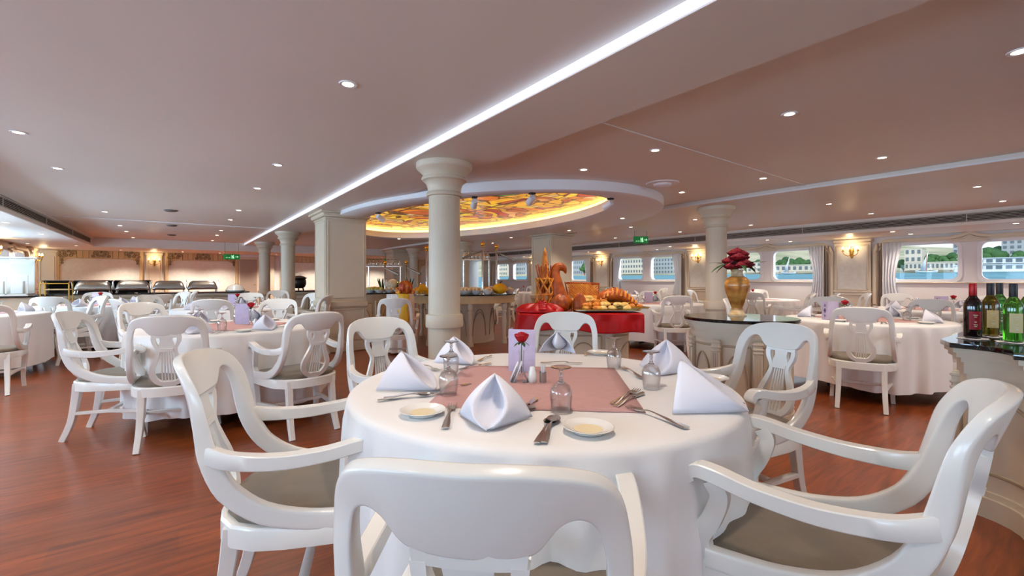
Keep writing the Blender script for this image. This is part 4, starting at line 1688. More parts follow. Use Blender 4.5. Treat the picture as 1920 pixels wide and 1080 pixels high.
put('menu', menu_maker, (x, y, TZ), -YAW - .2, 'lilac standing menu card with printed side on the front table', 'menu cards', 1.0)
x, y = W(978, 707, TZ)
put('rose', rose_maker, (x, y, TZ), 1, 'single red rose in a slim glass vase on the front table', 'rose vases', .93)
x, y = W(998, 717, TZ)
put('shaker', shaker_maker, (x, y, TZ), 0, 'white porcelain salt shaker on the front table', 'salt shakers')
x, y = W(1018, 717, TZ)
put('tooth', tooth_maker, (x, y, TZ), 0, 'steel cup of paper toothpicks on the front table', 'toothpick cups')
x, y = W(974, 716, TZ)
put('holder', holder_maker, (x, y, TZ), -YAW, 'small steel stand with leaning white sachets on the front table', 'sachet stands')

# ---- the other tables


def ring(T, angs, words, dist=1.1):
    return [(T[0] + dist * math.cos(R(a)), T[1] + dist * math.sin(R(a)), a + 180, w) for a, w in zip(angs, words)]


setting((.42, 4.95), 'left of the square pillar', .78,
        [(-.36, 4.72, -18, 'side-on by the aisle'), (-.01, 4.26, 80, 'back towards us, middle'), (.79, 3.97, 102, 'back towards us, pillar side'),
         (-.15, 5.97, -57, 'far side, dishes side'), (.9, 6.08, -114, 'far side, column side')], 1, cseed=2, rx=(.56, 4.98))
setting((-2.2, 8.6), 'cut by the picture edge', .8,
        [(-1.62, 7.1, 95, 'nearest us, side view'), (-1.25, 9.1, 205, 'on its column side'), (-2.9, 8.0, 10, 'against the aisle wall')], 0, cseed=3)
setting((-1.15, 10.5), 'before the glass case', .8,
        [(-1.42, 9.45, 76, 'nearest us, side-on'), (-.45, 9.72, 132, 'on its middle side')] + ring((-1.15, 10.5), (30, 95, 165), ('towards the buffet middle', 'towards the chafing dishes', 'towards the wall')), 0, cseed=1)
setting((.7, 8.2), 'before the chafing dishes', .8,
        ring((.7, 8.2), (200, 255, 325, 25, 75, 140), ('on its aisle side', 'nearest us', 'near the square pillar', 'far by the column', 'far towards the buffet', 'far towards the aisle')), 0, cseed=3)
setting((6.1, 1.65), 'behind the vase and bottles', .75,
        [(5.26, 1.45, 15, 'squarely back to us'), (6.15, .72, 103, 'beside the wine counter'), (7.1, 2.25, 212, 'far side, sconce side'),
         (7.2, 1.4, 172, 'far side, window side'), (5.85, 2.68, -80, 'beside the onyx vase')], 1, cseed=1, rx=(5.72, 1.72))
setting((8.9, 1.55), 'below the big window', .8,
        [(8.15, 2.25, -40, 'nearest the vase side'), (8.1, .8, 40, 'nearest the bottles'), (9.85, 2.15, 205, 'towards the curtain'), (9.95, 1.2, 165, 'squarely below the window')], 0, cseed=2, rx=(8.75, 1.35))
setting((7.1, 5.0), 'behind the bread', .8,
        [(6.4, 4.25, 46, 'with its back towards us'), (8.1, 4.6, 160, 'towards the vase'), (7.9, 5.75, 223, 'towards the river windows'), (6.9, 6.1, -80, 'towards the square pillar'), (6.1, 5.45, -22, 'towards the oval light')], 0, cseed=3)
setting((10.35, 4.75), 'below the vase window', .8,
        [(9.3, 4.35, 20, 'nearest the column'), (11.35, 5.2, 204, 'against the window wall'), (10.1, 5.85, -78, 'far side')], 0, cseed=1)
for i, (x, y) in enumerate(((9.0, 3.55), (9.38, 3.3), (9.95, 3.0))):
    armchair(x, y, R(118), 'white lyre-back armchair, %s of three drawn up in line by the vase' % ('first', 'middle', 'last')[i], 'three chairs in line by the vase')
setting((9.9, 8.4), 'below the hotel windows', .8, ring((9.9, 8.4), (195, 255, 330, 45, 110), ('on the pillar side', 'nearest us', 'towards the sconce', 'against the windows', 'far side')), 0, cseed=2)
setting((6.2, 10.5), 'behind the yellow squash', .8, ring((6.2, 10.5), (200, 262, 330, 40, 110), ('on the buffet side', 'nearest us', 'on the window side', 'far side by the wall', 'far side by the column')), 0, cseed=3)
setting((9.7, 12.3), 'below the farthest windows', .8, ring((9.7, 12.3), (200, 262, 330, 40, 110), ('on the buffet side', 'nearest us', 'on the window side', 'far side by the wall', 'far side by the column')), -1, cseed=1)
armchair(-.05, 12.05, R(185), 'white lyre-back armchair standing alone before the chafing dishes', None)
armchair(1.75, 11.0, R(-100), 'white lyre-back armchair standing alone by the far aisle columns', None)
# ================================================================ counters
def superpoly(rx, ry, n=48, e=1.0):
    return [(rx * math.copysign(abs(math.cos(2 * PI * i / n)) ** e, math.cos(2 * PI * i / n)), ry * math.copysign(abs(math.sin(2 * PI * i / n)) ** e, math.sin(2 * PI * i / n))) for i in range(n)]


def offset(poly, k):
    """move every point of a closed outline outwards by k"""
    n = len(poly)
    ar = sum(poly[i][0] * poly[(i + 1) % n][1] - poly[(i + 1) % n][0] * poly[i][1] for i in range(n))
    sg = 1 if ar > 0 else -1
    out = []
    for i in range(n):
        a, b_, c = Vector(poly[i - 1]), Vector(poly[i]), Vector(poly[(i + 1) % n])
        d1, d2 = (b_ - a).normalized(), (c - b_).normalized()
        n1, n2 = Vector((d1.y, -d1.x)) * sg, Vector((d2.y, -d2.x)) * sg
        m = n1 + n2
        m = m.normalized() if m.length > 1e-6 else n1
        out.append(tuple(b_ + m * (k / max(.5, m.dot(n1)))))
    return out


def counter(name, label, cat, loc, poly, z=.87, npil=8, apron=.0, arches=True, skip=None, rz=0.0):
    """cabinet with granite top, stepped cornice, pilasters and arched sunk panels along its outline"""
    t = thing(name, label, cat, loc, rz)
    MB().prism(offset(poly, .075), z - .025, z, inset=.006).build('granite_worktop', BLACKG, t, smooth=30)
    b = MB()
    for k_, z0, z1 in ((.06, z - .05, z - .026), (.045, z - .075, z - .051), (.025, z - .1, z - .076), (.012, z - .16, z - .101)):
        b.prism(offset(poly, k_), z0, z1)
    b.build('cornice', CREAM, t, smooth=30)
    MB().prism(poly, .1, z - .155).build('body', CREAM, t, smooth=30)
    b = MB()
    b.prism(offset(poly, .03), 0, .1)
    b.prism(offset(poly, .015), .1, .13)
    b.build('plinth', CREAM, t, smooth=30)
    # walk the outline
    n = len(poly)
    seg = [math.dist(poly[i], poly[(i + 1) % n]) for i in range(n)]
    Lt = sum(seg)

    def at(s_):
        s_ %= Lt
        for i in range(n):
            if s_ <= seg[i]:
                a, c = Vector(poly[i]), Vector(poly[(i + 1) % n])
                d = (c - a).normalized()
                return a.lerp(c, s_ / seg[i]), math.atan2(d.y, d.x), Vector((d.y, -d.x))
            s_ -= seg[i]
        return Vector(poly[0]), 0, Vector((0, -1))
    top = z - .17
    for i in range(npil):
        p, a, nn = at(i * Lt / npil)
        q = MB()
        q.box(p.x + nn.x * .012, p.y + nn.y * .012, (top + .12) / 2, .07, .05, top - .12, a, .006)
        for zz, w in ((top - .02, .085), (top - .06, .08), (top - .09, .076), (.16, .085), (.21, .076)):
            q.box(p.x + nn.x * .014, p.y + nn.y * .014, zz, w, .06, .022, a, .006)
        for dx in (-.018, 0, .018):
            q.box(p.x + nn.x * .038 + math.cos(a) * dx, p.y + nn.y * .038 + math.sin(a) * dx, (top + .13) / 2, .007, .006, top - .35, a)
        q.build('pilaster', CREAM, t)
        q = MB()
        P, Q = [], []
        w = Lt / npil
        for j in range(21):
            u = j / 20
            s_ = (i + .5) * w + (u - .5) * w * .62
            p, a, nn = at(s_)
            hh = .27 + (top - .27 - .12) * (1 - (2 * u - 1) ** 2) ** .5
            P.append((p.x + nn.x * .006, p.y + nn.y * .006, hh if arches else top - .1))
        q.sweep(P, .016, .014, seg=6)
        for zz in (.22, top - .05):
            q.sweep([(at((i + .5) * w + (u / 8 - .5) * w * .72)[0].x, at((i + .5) * w + (u / 8 - .5) * w * .72)[0].y, zz) for u in range(9)], .014, .02, seg=6)
        for u in (-.36, .36):
            p, a, nn = at((i + .5) * w + u * w)
            q.box(p.x, p.y, (.22 + top - .05) / 2, .014, .02, top - .05 - .22, a)
        q.build('panel_moulding', CREAM2, t)
    return t


# counter with the vase, behind the front table
counter('curved_counter', 'cream curved counter with black granite top carrying the onyx vase', 'counter', (3.98, 1.98, 0), superpoly(.37, .39), .87, 8)
# counter with the bottles at the picture edge: straight front, hollow corner
P2 = [(3.04, -1.6), (3.04, .2)]
P2 += [(3.04 + .26 * math.sin(PI / 2 * t / 6), .2 + .0 + .26 * (1 - math.cos(PI / 2 * t / 6))) for t in range(1, 7)]
P2 += [(3.4, .5), (4.1, .5), (4.1, -1.6)]
P2 = [(x - 3.5, y) for x, y in P2]
P2.reverse()
counter('wine_counter', 'cream panelled counter with black granite top carrying the wine bottles', 'counter', (3.5, 0, 0), P2, .87, 9)

# onyx vase with flowers
vx, vy = W(1389, 592, .87)
vx, vy = 4.1, 2.06
t = thing('onyx_vase', 'tall honey-coloured onyx vase on the curved granite counter', 'vase', (vx, vy, .87))
t.scale = (.92, .92, .97)
MB().lathe([(0, 0), (.085, 0), (.085, .012), (.07, .016), (.06, .04), (.05, .055), (.055, .062), (0, .062)], seg=32, cap=False).build('foot', ONYXP, t)
MB().lathe([(.052, .06), (.05, .075), (.06, .1), (.085, .16), (.108, .23), (.117, .28), (.112, .32), (.09, .355), (.065, .368)], seg=36, cap=False).build('body', ONYX, t)
MB().lathe([(.065, .367), (.055, .38), (.05, .41), (.06, .43), (.062, .435), (.05, .432), (.04, .41)], seg=32, cap=False).build('neck', ONYXP, t)
t = thing('flower_bouquet', 'bunch of deep red artificial flowers with dark leaves in the onyx vase', 'flowers', (vx, vy, 1.29))
rnd = random.Random(5)
DRED = mat('deep_red_petals', (148, 14, 32), .65, noise=.4, nscale=50)


def flower_head(c, r, parent, m=ROSE):
    f = MB()
    for k_ in range(5):
        r0 = r * (.18 + k_ * .17)
        for j in range(3 + k_):
            a = j * 2 * PI / (3 + k_) + k_ * .7 + c[0] * 30

            def fn(u, v, a=a, r0=r0, k_=k_):
                w = (u - .5) * (2.0 - .15 * k_)
                rr = r0 * (.3 + .85 * math.sin(min(1, v * .75 + .12) * PI * .6)) + r * .12 * v * v * k_ * .4
                return (c[0] + rr * math.cos(a + w), c[1] + rr * math.sin(a + w), c[2] + r * (-.5 + v * (1.25 - k_ * .16)) - r * .14 * (2 * u - 1) ** 2)
            f.grid(fn, 6, 5)
    f.build('flower_head', m, parent, solid=.002, smooth=70)


for dx, dy, dz, r in ((0, 0, .17, .07), (.06, -.03, .12, .065), (-.055, -.04, .12, .07), (-.14, .01, .03, .055), (.13, .0, .05, .05), (0, -.09, .06, .07), (-.02, .08, .09, .065), (.04, .03, .14, .06), (-.09, -.08, .04, .06), (.08, -.08, .05, .06), (-.05, .02, .16, .055), (.02, -.05, .15, .06), (-.1, .05, .08, .055), (.1, .05, .08, .055)):
    flower_head((dx * .82, dy * .82, dz * .95), r * .82, t, DRED)
for i in range(12):
    a = i * .56
    q = MB()
    Lh = .16 + .05 * (i % 3)
    q.grid(lambda u, v: ((.03 + Lh * v) * math.cos(a) - (u - .5) * .045 * math.sin(PI * v) * math.sin(a), (.03 + Lh * v) * math.sin(a) + (u - .5) * .045 * math.sin(PI * v) * math.cos(a), .05 + .05 * v - .13 * v * v * (1 if i % 2 else .3)), 3, 6)
    q.build('leaf', LEAF if i % 3 else mat('grey_purple_leaf%d' % i, (96, 84, 104), .6), t, solid=.002)
q = MB()
for i in range(7):
    a = i * .9
    q.sweep([(0, 0, -.02), (.03 * math.cos(a), .03 * math.sin(a), .06), (.07 * math.cos(a), .07 * math.sin(a), .13)], .006)
q.build('stems', LEAF, t)

# wine bottles on paper doilies
REDCAP = mat('red_foil', (170, 14, 20), .3, .3)
BLKCAP = mat('black_foil', (34, 34, 38), .4)


def bottle(x, y, glassc, cap, labelc, wine, lb, h=.305, emb=(230, 220, 190)):
    t = thing('wine_bottle', lb, 'bottle', (x, y, .874))
    m = mat('bottle_glass_%d_%d' % (glassc[0], glassc[1]), glassc, .03, trans=.92 if wine else .0, ior=1.45, coat=.5)
    MB().lathe([(0, .006), (.03, .002), (.036, .004), (.038, .012), (.038, .175), (.036, .195), (.027, .215), (.017, .232), (.0145, .245), (.014, .285), (.0155, .287), (.0155, h - .01), (.0135, h - .008)], seg=32, cap=False).build('glass', m, t, smooth=60)
    if wine:
        MB().lathe([(0, .012), (.033, .012), (.0335, .17), (.03, .195), (0, .2)], seg=24, cap=False).build('wine', mat('wine_%d_%d' % (wine[0], wine[1]), wine, .05, trans=.8, ior=1.33), t)
    MB().lathe([(.016, h - .07), (.0165, h - .068), (.0165, h - .005), (.015, h), (0, h)], seg=20, cap=False).build('foil_cap', cap, t)
    a = -YAW - PI / 2
    pl_ = MB().lathe([(.0386, .05), (.0388, .052), (.0388, .148), (.0386, .15)], seg=20, cap=False, a0=a - 1.2, a1=a + .2)
    pl_ = pl_.build('paper_label', mat('label_%d_%d' % labelc[:2], labelc, .5), t)
    MB().lathe([(.0386, .06), (.0388, .062), (.0388, .14), (.0386, .142)], seg=20, cap=False, a0=a + .75, a1=a + 2.2).build('back_label', mat('labelb_%d_%d' % labelc[:2], labelc, .5), t)
    q = MB()
    for z, w in ((.128, .5), (.118, .3), (.09, .25), (.075, .4), (.066, .3)):
        q.lathe([(.0391, z), (.0391, z + .004)], seg=8, cap=False, a0=a - .5 - w / 2, a1=a - .5 + w / 2)
    q.build('label_print', mat('print_%d' % (emb[0] + labelc[1]), emb, .5), pl_, flat=True)
    return t


BTL = [(1824, 634, (20, 8, 10), REDCAP, (150, 12, 22), None, 'dark red-wine bottle with red foil cap and red label'),
       (1857, 630, (150, 132, 40), BLKCAP, (214, 190, 130), (214, 190, 90), 'olive-brown wine bottle with a gold neck between red and green bottles'),
       (1874, 623, (120, 214, 110), BLKCAP, (60, 110, 60), (170, 240, 140), 'green wine bottle with black cap at the back of the counter'),
       (1900, 641, (128, 222, 84), BLKCAP, (226, 206, 150), (180, 244, 120), 'bright green wine bottle with black cap and cream label, front of the counter'),
       (1929, 628, (128, 222, 86), BLKCAP, (226, 206, 152), (180, 244, 120), 'green wine bottle with cream label at the picture edge')]
DOILY = mat('paper_doily', (236, 228, 218), .9)
for i, (px, py, gc, cp_, lc, wn, lb) in enumerate(BTL):
    x, y = W(px, py, .874)
    bottle(x, y, gc, cp_, lc, wn, lb)
    q = MB()
    N = 48
    q.add([(0, 0, .0)] + [((.062 + .006 * math.cos(a * 12)) * math.cos(a), (.062 + .006 * math.cos(a * 12)) * math.sin(a), .0012 + .001 * math.sin(a * 5)) for a in [2 * PI * k_ / N for k_ in range(N)]], [(0, k_ + 1, (k_ + 1) % N + 1) for k_ in range(N)])
    o = q.build('paper_doily', DOILY, solid=.001, loc=(x, y, .8715))
    tag(o, 'scalloped white paper doily under the %s bottle' % ('dark red-wine', 'olive-brown', 'rearmost green', 'bright green front', 'green picture-edge')[i], 'doily', 'paper doilies')

# ---------------------------------------------------------------- bread display
BXC, BYC, BRZ = 3.55, 3.56, -YAW + .03
t = counter('bread_counter', 'cream panelled cabinet under the red cloth and the bread display', 'counter', (BXC, BYC, 0), superpoly(.53, .36, 40, .5), .84, 6, rz=BRZ)


def loc2(u, v, z=0.0):
    c, s_ = math.cos(BRZ), math.sin(BRZ)
    return (BXC + u * c - v * s_, BYC + u * s_ + v * c, z)


def red_cloth(u, v):
    """draped over the top, hanging down in front and at the end"""
    X = -.68 + 1.28 * u
    s_ = v * 1.32
    # across: back edge to front, over the edge and down
    if s_ < .84:
        Y, Z = .4 - s_, .8535
    else:
        q = s_ - .84
        Y, Z = -.452 - .014 * math.sin(X * 22) * min(1, q * 6) - .012, .846 - q / .48 * (.17 + .05 * X + .015 * math.sin(X * 9) + .22 * math.exp(-((X + .67) / .05) ** 2))
    if X < -.655:
        Z -= 0
    return (X, Y, Z)


o = MB().grid(red_cloth, 60, 44).build('red_satin_cloth', RED, solid=.003, smooth=70)
o.location = (BXC, BYC, 0)
o.rotation_euler = (0, 0, BRZ)
tag(o, 'red satin cloth draped over the bread counter front', 'cloth')
# end drape with gathered rosette
q = MB()
q.grid(lambda u, v: (-.66 - .02 * math.sin(v * 14) * u - .05 * u, -.44 + v * .72, .862 - u * .55 + .03 * math.sin(v * 9) * u), 14, 30)
q.grid(lambda u, v: (-.43 + .25 * math.sin(PI * v / 2) * math.cos(2 * PI * u) * (1 + .06 * math.sin(9 * 2 * PI * u)), -.26 + .17 * math.sin(PI * v / 2) * math.sin(2 * PI * u) * (1 + .06 * math.sin(9 * 2 * PI * u)),
                     .862 + .085 * math.cos(PI * v / 2) + .014 * math.sin(9 * 2 * PI * u) * math.sin(PI * v)), 72, 12, wrap=True)
for k_ in range(6):
    r0 = .02 + k_ * .024
    for jj in range(3 + k_):
        a = jj * 2 * PI / (3 + k_) + k_ * .8
        q.grid(lambda u, v: (-.42 + r0 * (.5 + .7 * v) * math.cos(a + (u - .5) * 2.2), -.3 + .75 * r0 * (.5 + .7 * v) * math.sin(a + (u - .5) * 2.2), .93 - .004 * k_ + .06 * math.sin(PI * (.1 + .65 * v)) - .012 * k_ - .02 * (2 * u - 1) ** 2), 8, 6)
o = q.build('red_cloth_rosette', RED, solid=.003, smooth=70)
o.location, o.rotation_euler = (BXC, BYC, 0), (0, 0, BRZ)
tag(o, 'red cloth gathered into a rosette at the pillar end of the bread counter', 'cloth')


def bplace(o, u, v, z, rz=0.0):
    o.location = loc2(u, v, z)
    o.rotation_euler = (0, 0, BRZ + rz)
    return o


# woven bread cone with bread sticks
def woven_tower():
    t = thing('woven_bread_tower', 'tall woven bread cone with bread sticks standing out of its top', 'bread sculpture')
    b = MB()
    for k_ in range(7):
        for d in (1, -1):
            b.sweep([((.105 - .035 * j / 14 + .03 * (j / 14) ** 3) * math.cos(d * (j / 14 * 2.2) + k_ * 2 * PI / 7), (.105 - .035 * j / 14 + .03 * (j / 14) ** 3) * math.sin(d * (j / 14 * 2.2) + k_ * 2 * PI / 7), j / 14 * .36) for j in range(15)], .022, seg=6)
    for k_ in range(3):
        b.sweep([((.108 - k_ * .014) * math.cos(a * PI / 9), (.108 - k_ * .014) * math.sin(a * PI / 9), .01 + k_ * .17) for a in range(19)], .024, seg=6)
    b.build('lattice', BREADL, t)
    b = MB()
    for k_ in range(15):
        a = k_ * 2.4
        r = .02 + .05 * ((k_ * 7) % 10) / 10
        b.sweep([(r * .6 * math.cos(a), r * .6 * math.sin(a), .2), (r * 1.7 * math.cos(a), r * 1.7 * math.sin(a), .52 - .004 * k_)], [.02, .016], seg=6)
    b.build('bread_sticks', BREAD, t)
    b = MB()
    b.lathe([(.045, .3), (.04, .45), (.03, .56), (.012, .66), (0, .7)], seg=10, cap=False)
    for k_ in range(8):
        b.sweep([((.05 - .04 * j / 10) * math.cos(j * .6 + k_ * .785), (.05 - .04 * j / 10) * math.sin(j * .6 + k_ * .785), .33 + j * .033) for j in range(11)], .018, seg=5)
    b.build('twisted_peak', BREADL, t)
    return t


bplace(woven_tower(), -.36, -.0, .855)
t = thing('bird_shaped_loaf', 'tall brown loaf baked like a long-necked bird with hooked beak', 'bread sculpture')
MB().sweep(cr([(.02, 0, 0), (.0, 0, .14), (-.03, 0, .28), (-.045, 0, .4), (-.03, 0, .47), (.02, 0, .485), (.06, 0, .455), (.075, 0, .41)], 6), [.2, .19, .15, .11, .1, .095, .06, .012], [.16, .15, .12, .09, .085, .08, .05, .01], seg=14).build('body', BREAD, t, smooth=60)
bplace(t, -.2, .0, .855)
for u, v, z, rx_, ry_, rz_, a, lb, nm_ in ((-.2, -.22, .95, .13, .085, .1, .5, 'big round glossy loaf leaning before the bird-shaped bread', 'round_loaf'),
                                          (-.02, -.26, .93, .075, .06, .13, 0, 'upright brown loaf at the front beside the tongs', 'upright_loaf')):
    q = MB()
    q.grid(lambda p_, w: (rx_ * math.sin(PI * w) * math.cos(2 * PI * p_), ry_ * math.sin(PI * w) * math.sin(2 * PI * p_), -rz_ * math.cos(PI * w) * (1 + .04 * math.sin(p_ * 25))), 28, 16, wrap=True)
    o = q.build(nm_, BREAD, smooth=70)
    tag(bplace(o, u, v, z, a), lb, 'loaf')
t = thing('serving_tongs', 'gold serving tongs standing upright between the front loaves', 'tongs')
b = MB()
for sg in (1, -1):
    b.sweep([(sg * .022, 0, 0), (sg * .02, 0, .08), (sg * .006, 0, .15), (0, 0, .16)], [.016, .01, .012, .014], .004, side=(0, 1, 0))
b.build('tongs_arms', GOLD, t)
bplace(t, -.14, -.4, .86)


# woven basket of bread
def lattice_basket():
    t = thing('woven_bread_basket', 'flat woven bread lattice basket tilted up at the back of the display', 'basket')
    b = MB()
    w, h = .34, .2
    for i in range(13):
        for d in (1, -1):
            x0 = -w / 2 + i * w / 12
            pts = []
            for j in range(7):
                z = j / 6 * h
                x = x0 + d * (z - h / 2)
                if -w / 2 - .02 <= x <= w / 2 + .02:
                    pts.append((x, .008 * d + .07 * (z / h), z))
            if len(pts) > 1:
                b.sweep(pts, .019, seg=5)
    b.build('lattice', BREADL, t)
    f = MB()
    f.sweep([(-w / 2, 0, 0), (w / 2, 0, 0), (w / 2 + .02, .07, h), (-w / 2 - .04, .07, h + .01), (-w / 2, 0, 0)], .03, seg=7)
    f.build('rim', BREAD, t)
    return t


bplace(lattice_basket(), .12, .22, .95)


def tray(u, v, z, w, d, lb, rz=0.0):
    t = thing('bread_tray', lb, 'tray', group='trays of the bread display')
    b = MB()
    P = superpoly(w / 2, d / 2, 32, .45)
    b.prism(P, 0, .006)
    b.build('base', STEELB, t)
    MB().sweep([(x * 1.02, y * 1.02, .014) for x, y in P + P[:1]], .022, .012, seg=6).build('rim', GOLD, t)
    bplace(t, u, v, z, rz)
    return t


tray(.27, .12, .93, .72, .3, 'upper long tray of breads before the lattice basket')
tray(.26, -.22, .875, .7, .34, 'lower front tray of rolls over the red cloth', -.05)
tray(.56, -.12, .885, .34, .3, 'end tray of breads jutting over the vase side', .2)
# risers under the upper tray
tag(bplace(MB().box(0, 0, 0, .6, .24, .066, bev=.01).build('tray_riser', RED), .27, .12, .894), 'red-covered riser under the upper bread tray', 'riser')


def roll_maker(m, nm_, rx_, ry_, rz_):
    def mk():
        q = MB()
        q.grid(lambda u, v: (rx_ * math.sin(PI * v) * math.cos(2 * PI * u), ry_ * math.sin(PI * v) * math.sin(2 * PI * u) + .15 * ry_ * math.cos(2 * math.pi * u) ** 2, max(-rz_ * .55, -rz_ * math.cos(PI * v)) + rz_ * .06 * math.sin(6 * PI * u)), 14, 9, wrap=True)
        return tag(q.build(nm_, m, smooth=70), '', 'bread roll')
    return mk


def rolls(key, m, nm_, dims, n, u0, u1, v0, v1, z, lb, grp, lay_=2, seed=1):
    rnd = random.Random(seed)
    k_ = 0
    for L in range(lay_):
        m_ = int(n * (.6 if L == 0 else .4))
        for i in range(m_):
            sh = L * .02
            u = u0 + sh + (u1 - u0 - 2 * sh) * ((i * .618 + rnd.random() * .15) % 1)
            v = v0 + sh + (v1 - v0 - 2 * sh) * rnd.random()
            o = put(key, roll_maker(m, nm_, *dims), loc2(u, v, z + dims[2] * .55 + L * dims[2] * 1.1), rnd.random() * 6, lb, grp, .9 + rnd.random() * .25)
            k_ += 1


rolls('bunA', BUN, 'yellow_bun', (.045, .04, .03), 16, -.02, .2, .04, .22, .938, 'pale yellow bun heaped at the basket end of the upper tray', 'pale yellow buns on the upper tray', 2, 1)
rolls('rollA', BREADL, 'golden_roll', (.06, .03, .028), 16, .18, .5, .02, .22, .938, 'golden roll in the heap on the upper bread tray', 'golden rolls on the upper tray', 2, 2)
rolls('rollB', BREADL, 'golden_roll', (.05, .034, .028), 16, -.02, .22, -.34, -.12, .883, 'golden roll in the heap at the near end of the lower tray', 'golden rolls on the lower tray', 2, 3)
rolls('bunB', BUN, 'pale_bun', (.05, .035, .03), 18, .2, .5, -.36, -.1, .883, 'pale bun in the heap in the middle of the lower tray', 'pale buns on the lower tray', 2, 4)
rolls('rollC', BREADL, 'golden_roll', (.05, .03, .026), 10, .46, .66, -.22, -.02, .893, 'golden roll in the low heap on the end tray', 'golden rolls on the end tray', 1, 5)
# big plaited curved loaf
t = thing('plaited_loaf', 'big brown plaited loaf curving like a tail down to the tray end', 'loaf')
Pp = cr([(-.2, .02, .05), (-.12, .02, .12), (0, 0, .15), (.12, -.02, .12), (.22, -.05, .05), (.3, -.09, .0)], 7)
Wd = [.08, .15, .18, .15, .1, .03]
MB().sweep(Pp, Wd, Wd, seg=14).build('crust', BREAD, t, smooth=60)
q = MB()
for j in range(3, len(Pp) - 5, 3):
    p = Pp[j]
    tt = j / (len(Pp) - 1) * 5
    i0 = int(tt)
    r = (Wd[i0] + (Wd[min(i0 + 1, 5)] - Wd[i0]) * (tt - i0)) / 2
    q.sweep([(p.x + .02 * math.sin(a), p.y + r * 1.02 * math.cos(a), p.z + r * 1.02 * math.sin(a)) for a in [k_ * PI / 8 for k_ in range(9)]], .028, seg=6)
q.build('plaits', BREADL, t, smooth=60)
bplace(t, .42, .06, .9)
t.scale = (.9, .9, .85)

# ---------------------------------------------------------------- buffet island under the oval light


def turned_leg(x, y, zt, parent):
    MB().lathe([(.06, 0), (.06, .05), (.045, .06), (.05, .09), (.035, .12), (.03, .2), (.045, .42), (.035, .56), (.05, .6), (.035, .62), (.05, .66), (.055, .68), (.055, zt)], x, y, 0, 16).build('leg', CREAM, parent)


def island(loc, rx, ry, z, lb, nleg=8, inner=.62):
    t = thing('buffet_island', lb, 'buffet counter', loc)
    P = superpoly(rx, ry, 64)
    MB().prism(offset(P, .03), z - .025, z, inset=.006).build('granite_worktop', BLACKG, t, smooth=30)
    b = MB()
    for k_, z0, z1 in ((.015, z - .055, z - .026), (0, z - .14, z - .056), (.012, z - .165, z - .14)):
        b.prism(offset(P, k_), z0, z1)
    b.build('apron', OAKL, t, smooth=30)
    MB().prism([(x * inner, y * inner) for x, y in P], 0, z - .16).build('inner_cabinet', CREAM, t, smooth=30)
    q = MB()
    for i in range(10):
        a0 = 2 * PI * i / 10
        for k_ in range(2):
            pts = []
            for j in range(17):
                u = j / 16
                a = a0 + .08 + (u) * .46
                hh = .14 + (.5 - .06 * k_) * (1 - (2 * u - 1) ** 2) ** .5
                pts.append((rx * inner * 1.012 * math.cos(a), ry * inner * 1.012 * math.sin(a), hh))
            q.sweep(pts, .016, seg=5)
    q.build('arched_moulding', CREAM2, t)
    for i in range(nleg):
        a = 2 * PI * (i + .5) / nleg
        turned_leg((rx - .08) * math.cos(a), (ry - .08) * math.sin(a), z - .16, t)
    return t


IX, IY = 4.55, 7.85
island((IX, IY, 0), 1.05, 1.15, .93, 'oval buffet island with black top under the stained glass light')
JX, JY = 3.5, 10.6
counter('salad_counter', 'cream curved counter with black top carrying the salad buffet', 'buffet counter', (JX, JY, 0), superpoly(.95, .9), .9, 8)


BRNZ = mat('dark_bronze', (112, 100, 88), .4, .8)


def heat_post(x, y, z0, ztop, lb, arm=1, rz=0.0):
    t = thing('heat_lamp_post', lb, 'heat lamp', (x, y, z0), rz)
    MB().lathe([(.05, 0), (.05, .01), (.022, .02), (.02, .04), (.02, ztop - z0 - .11), (.026, ztop - z0 - .1), (.02, ztop - z0 - .08)], seg=18).build('pole', STEEL, t)
    pole_ = t.children[-1]
    MB().lathe([(.018, 0), (.03, .012), (.016, .024), (.03, .035), (.042, .055), (.04, .075), (.028, .095), (.01, .105), (0, .106)], 0, 0, ztop - z0 - .106, 20, cap=False).build('ball_finial', GOLD, pole_)
    if arm:
        MB().sweep([(0, 0, ztop - z0 - .16), (arm * .16, -.05, ztop - z0 - .22), (arm * .34, -.1, ztop - z0 - .3)], .035, .035).build('lamp_arm', BRNZ, t)
        MB().sweep([(arm * .12, -.1, ztop - z0 - .21), (arm * .36, -.16, ztop - z0 - .315)], .06, .04, sq=.6).build('heat_lamp_bar', BRNZ, t)
    return t


x, y = D(905, 8.35)
heat_post(x, y, .93, 1.9, 'steel heat-lamp post with brass ball, first of the pair on the island', -1, -YAW)
x, y = D(931, 8.75)
heat_post(x, y, .93, 1.88, 'steel heat-lamp post with brass ball, second of the pair on the island', 1, -YAW)
x, y = D(800, 8.5)
heat_post(x, y, .93, 1.84, 'steel lamp post on the island seen beside the round column', 0, -YAW)
x, y = D(722, 10.2)
heat_post(x, y, .9, 1.62, 'steel lamp post on the salad counter, nearer the square pillar', 1, -YAW)
x, y = D(762, 10.4)
heat_post(x, y, .9, 1.64, 'steel lamp post on the salad counter with a slanting bar', 1, -YAW)


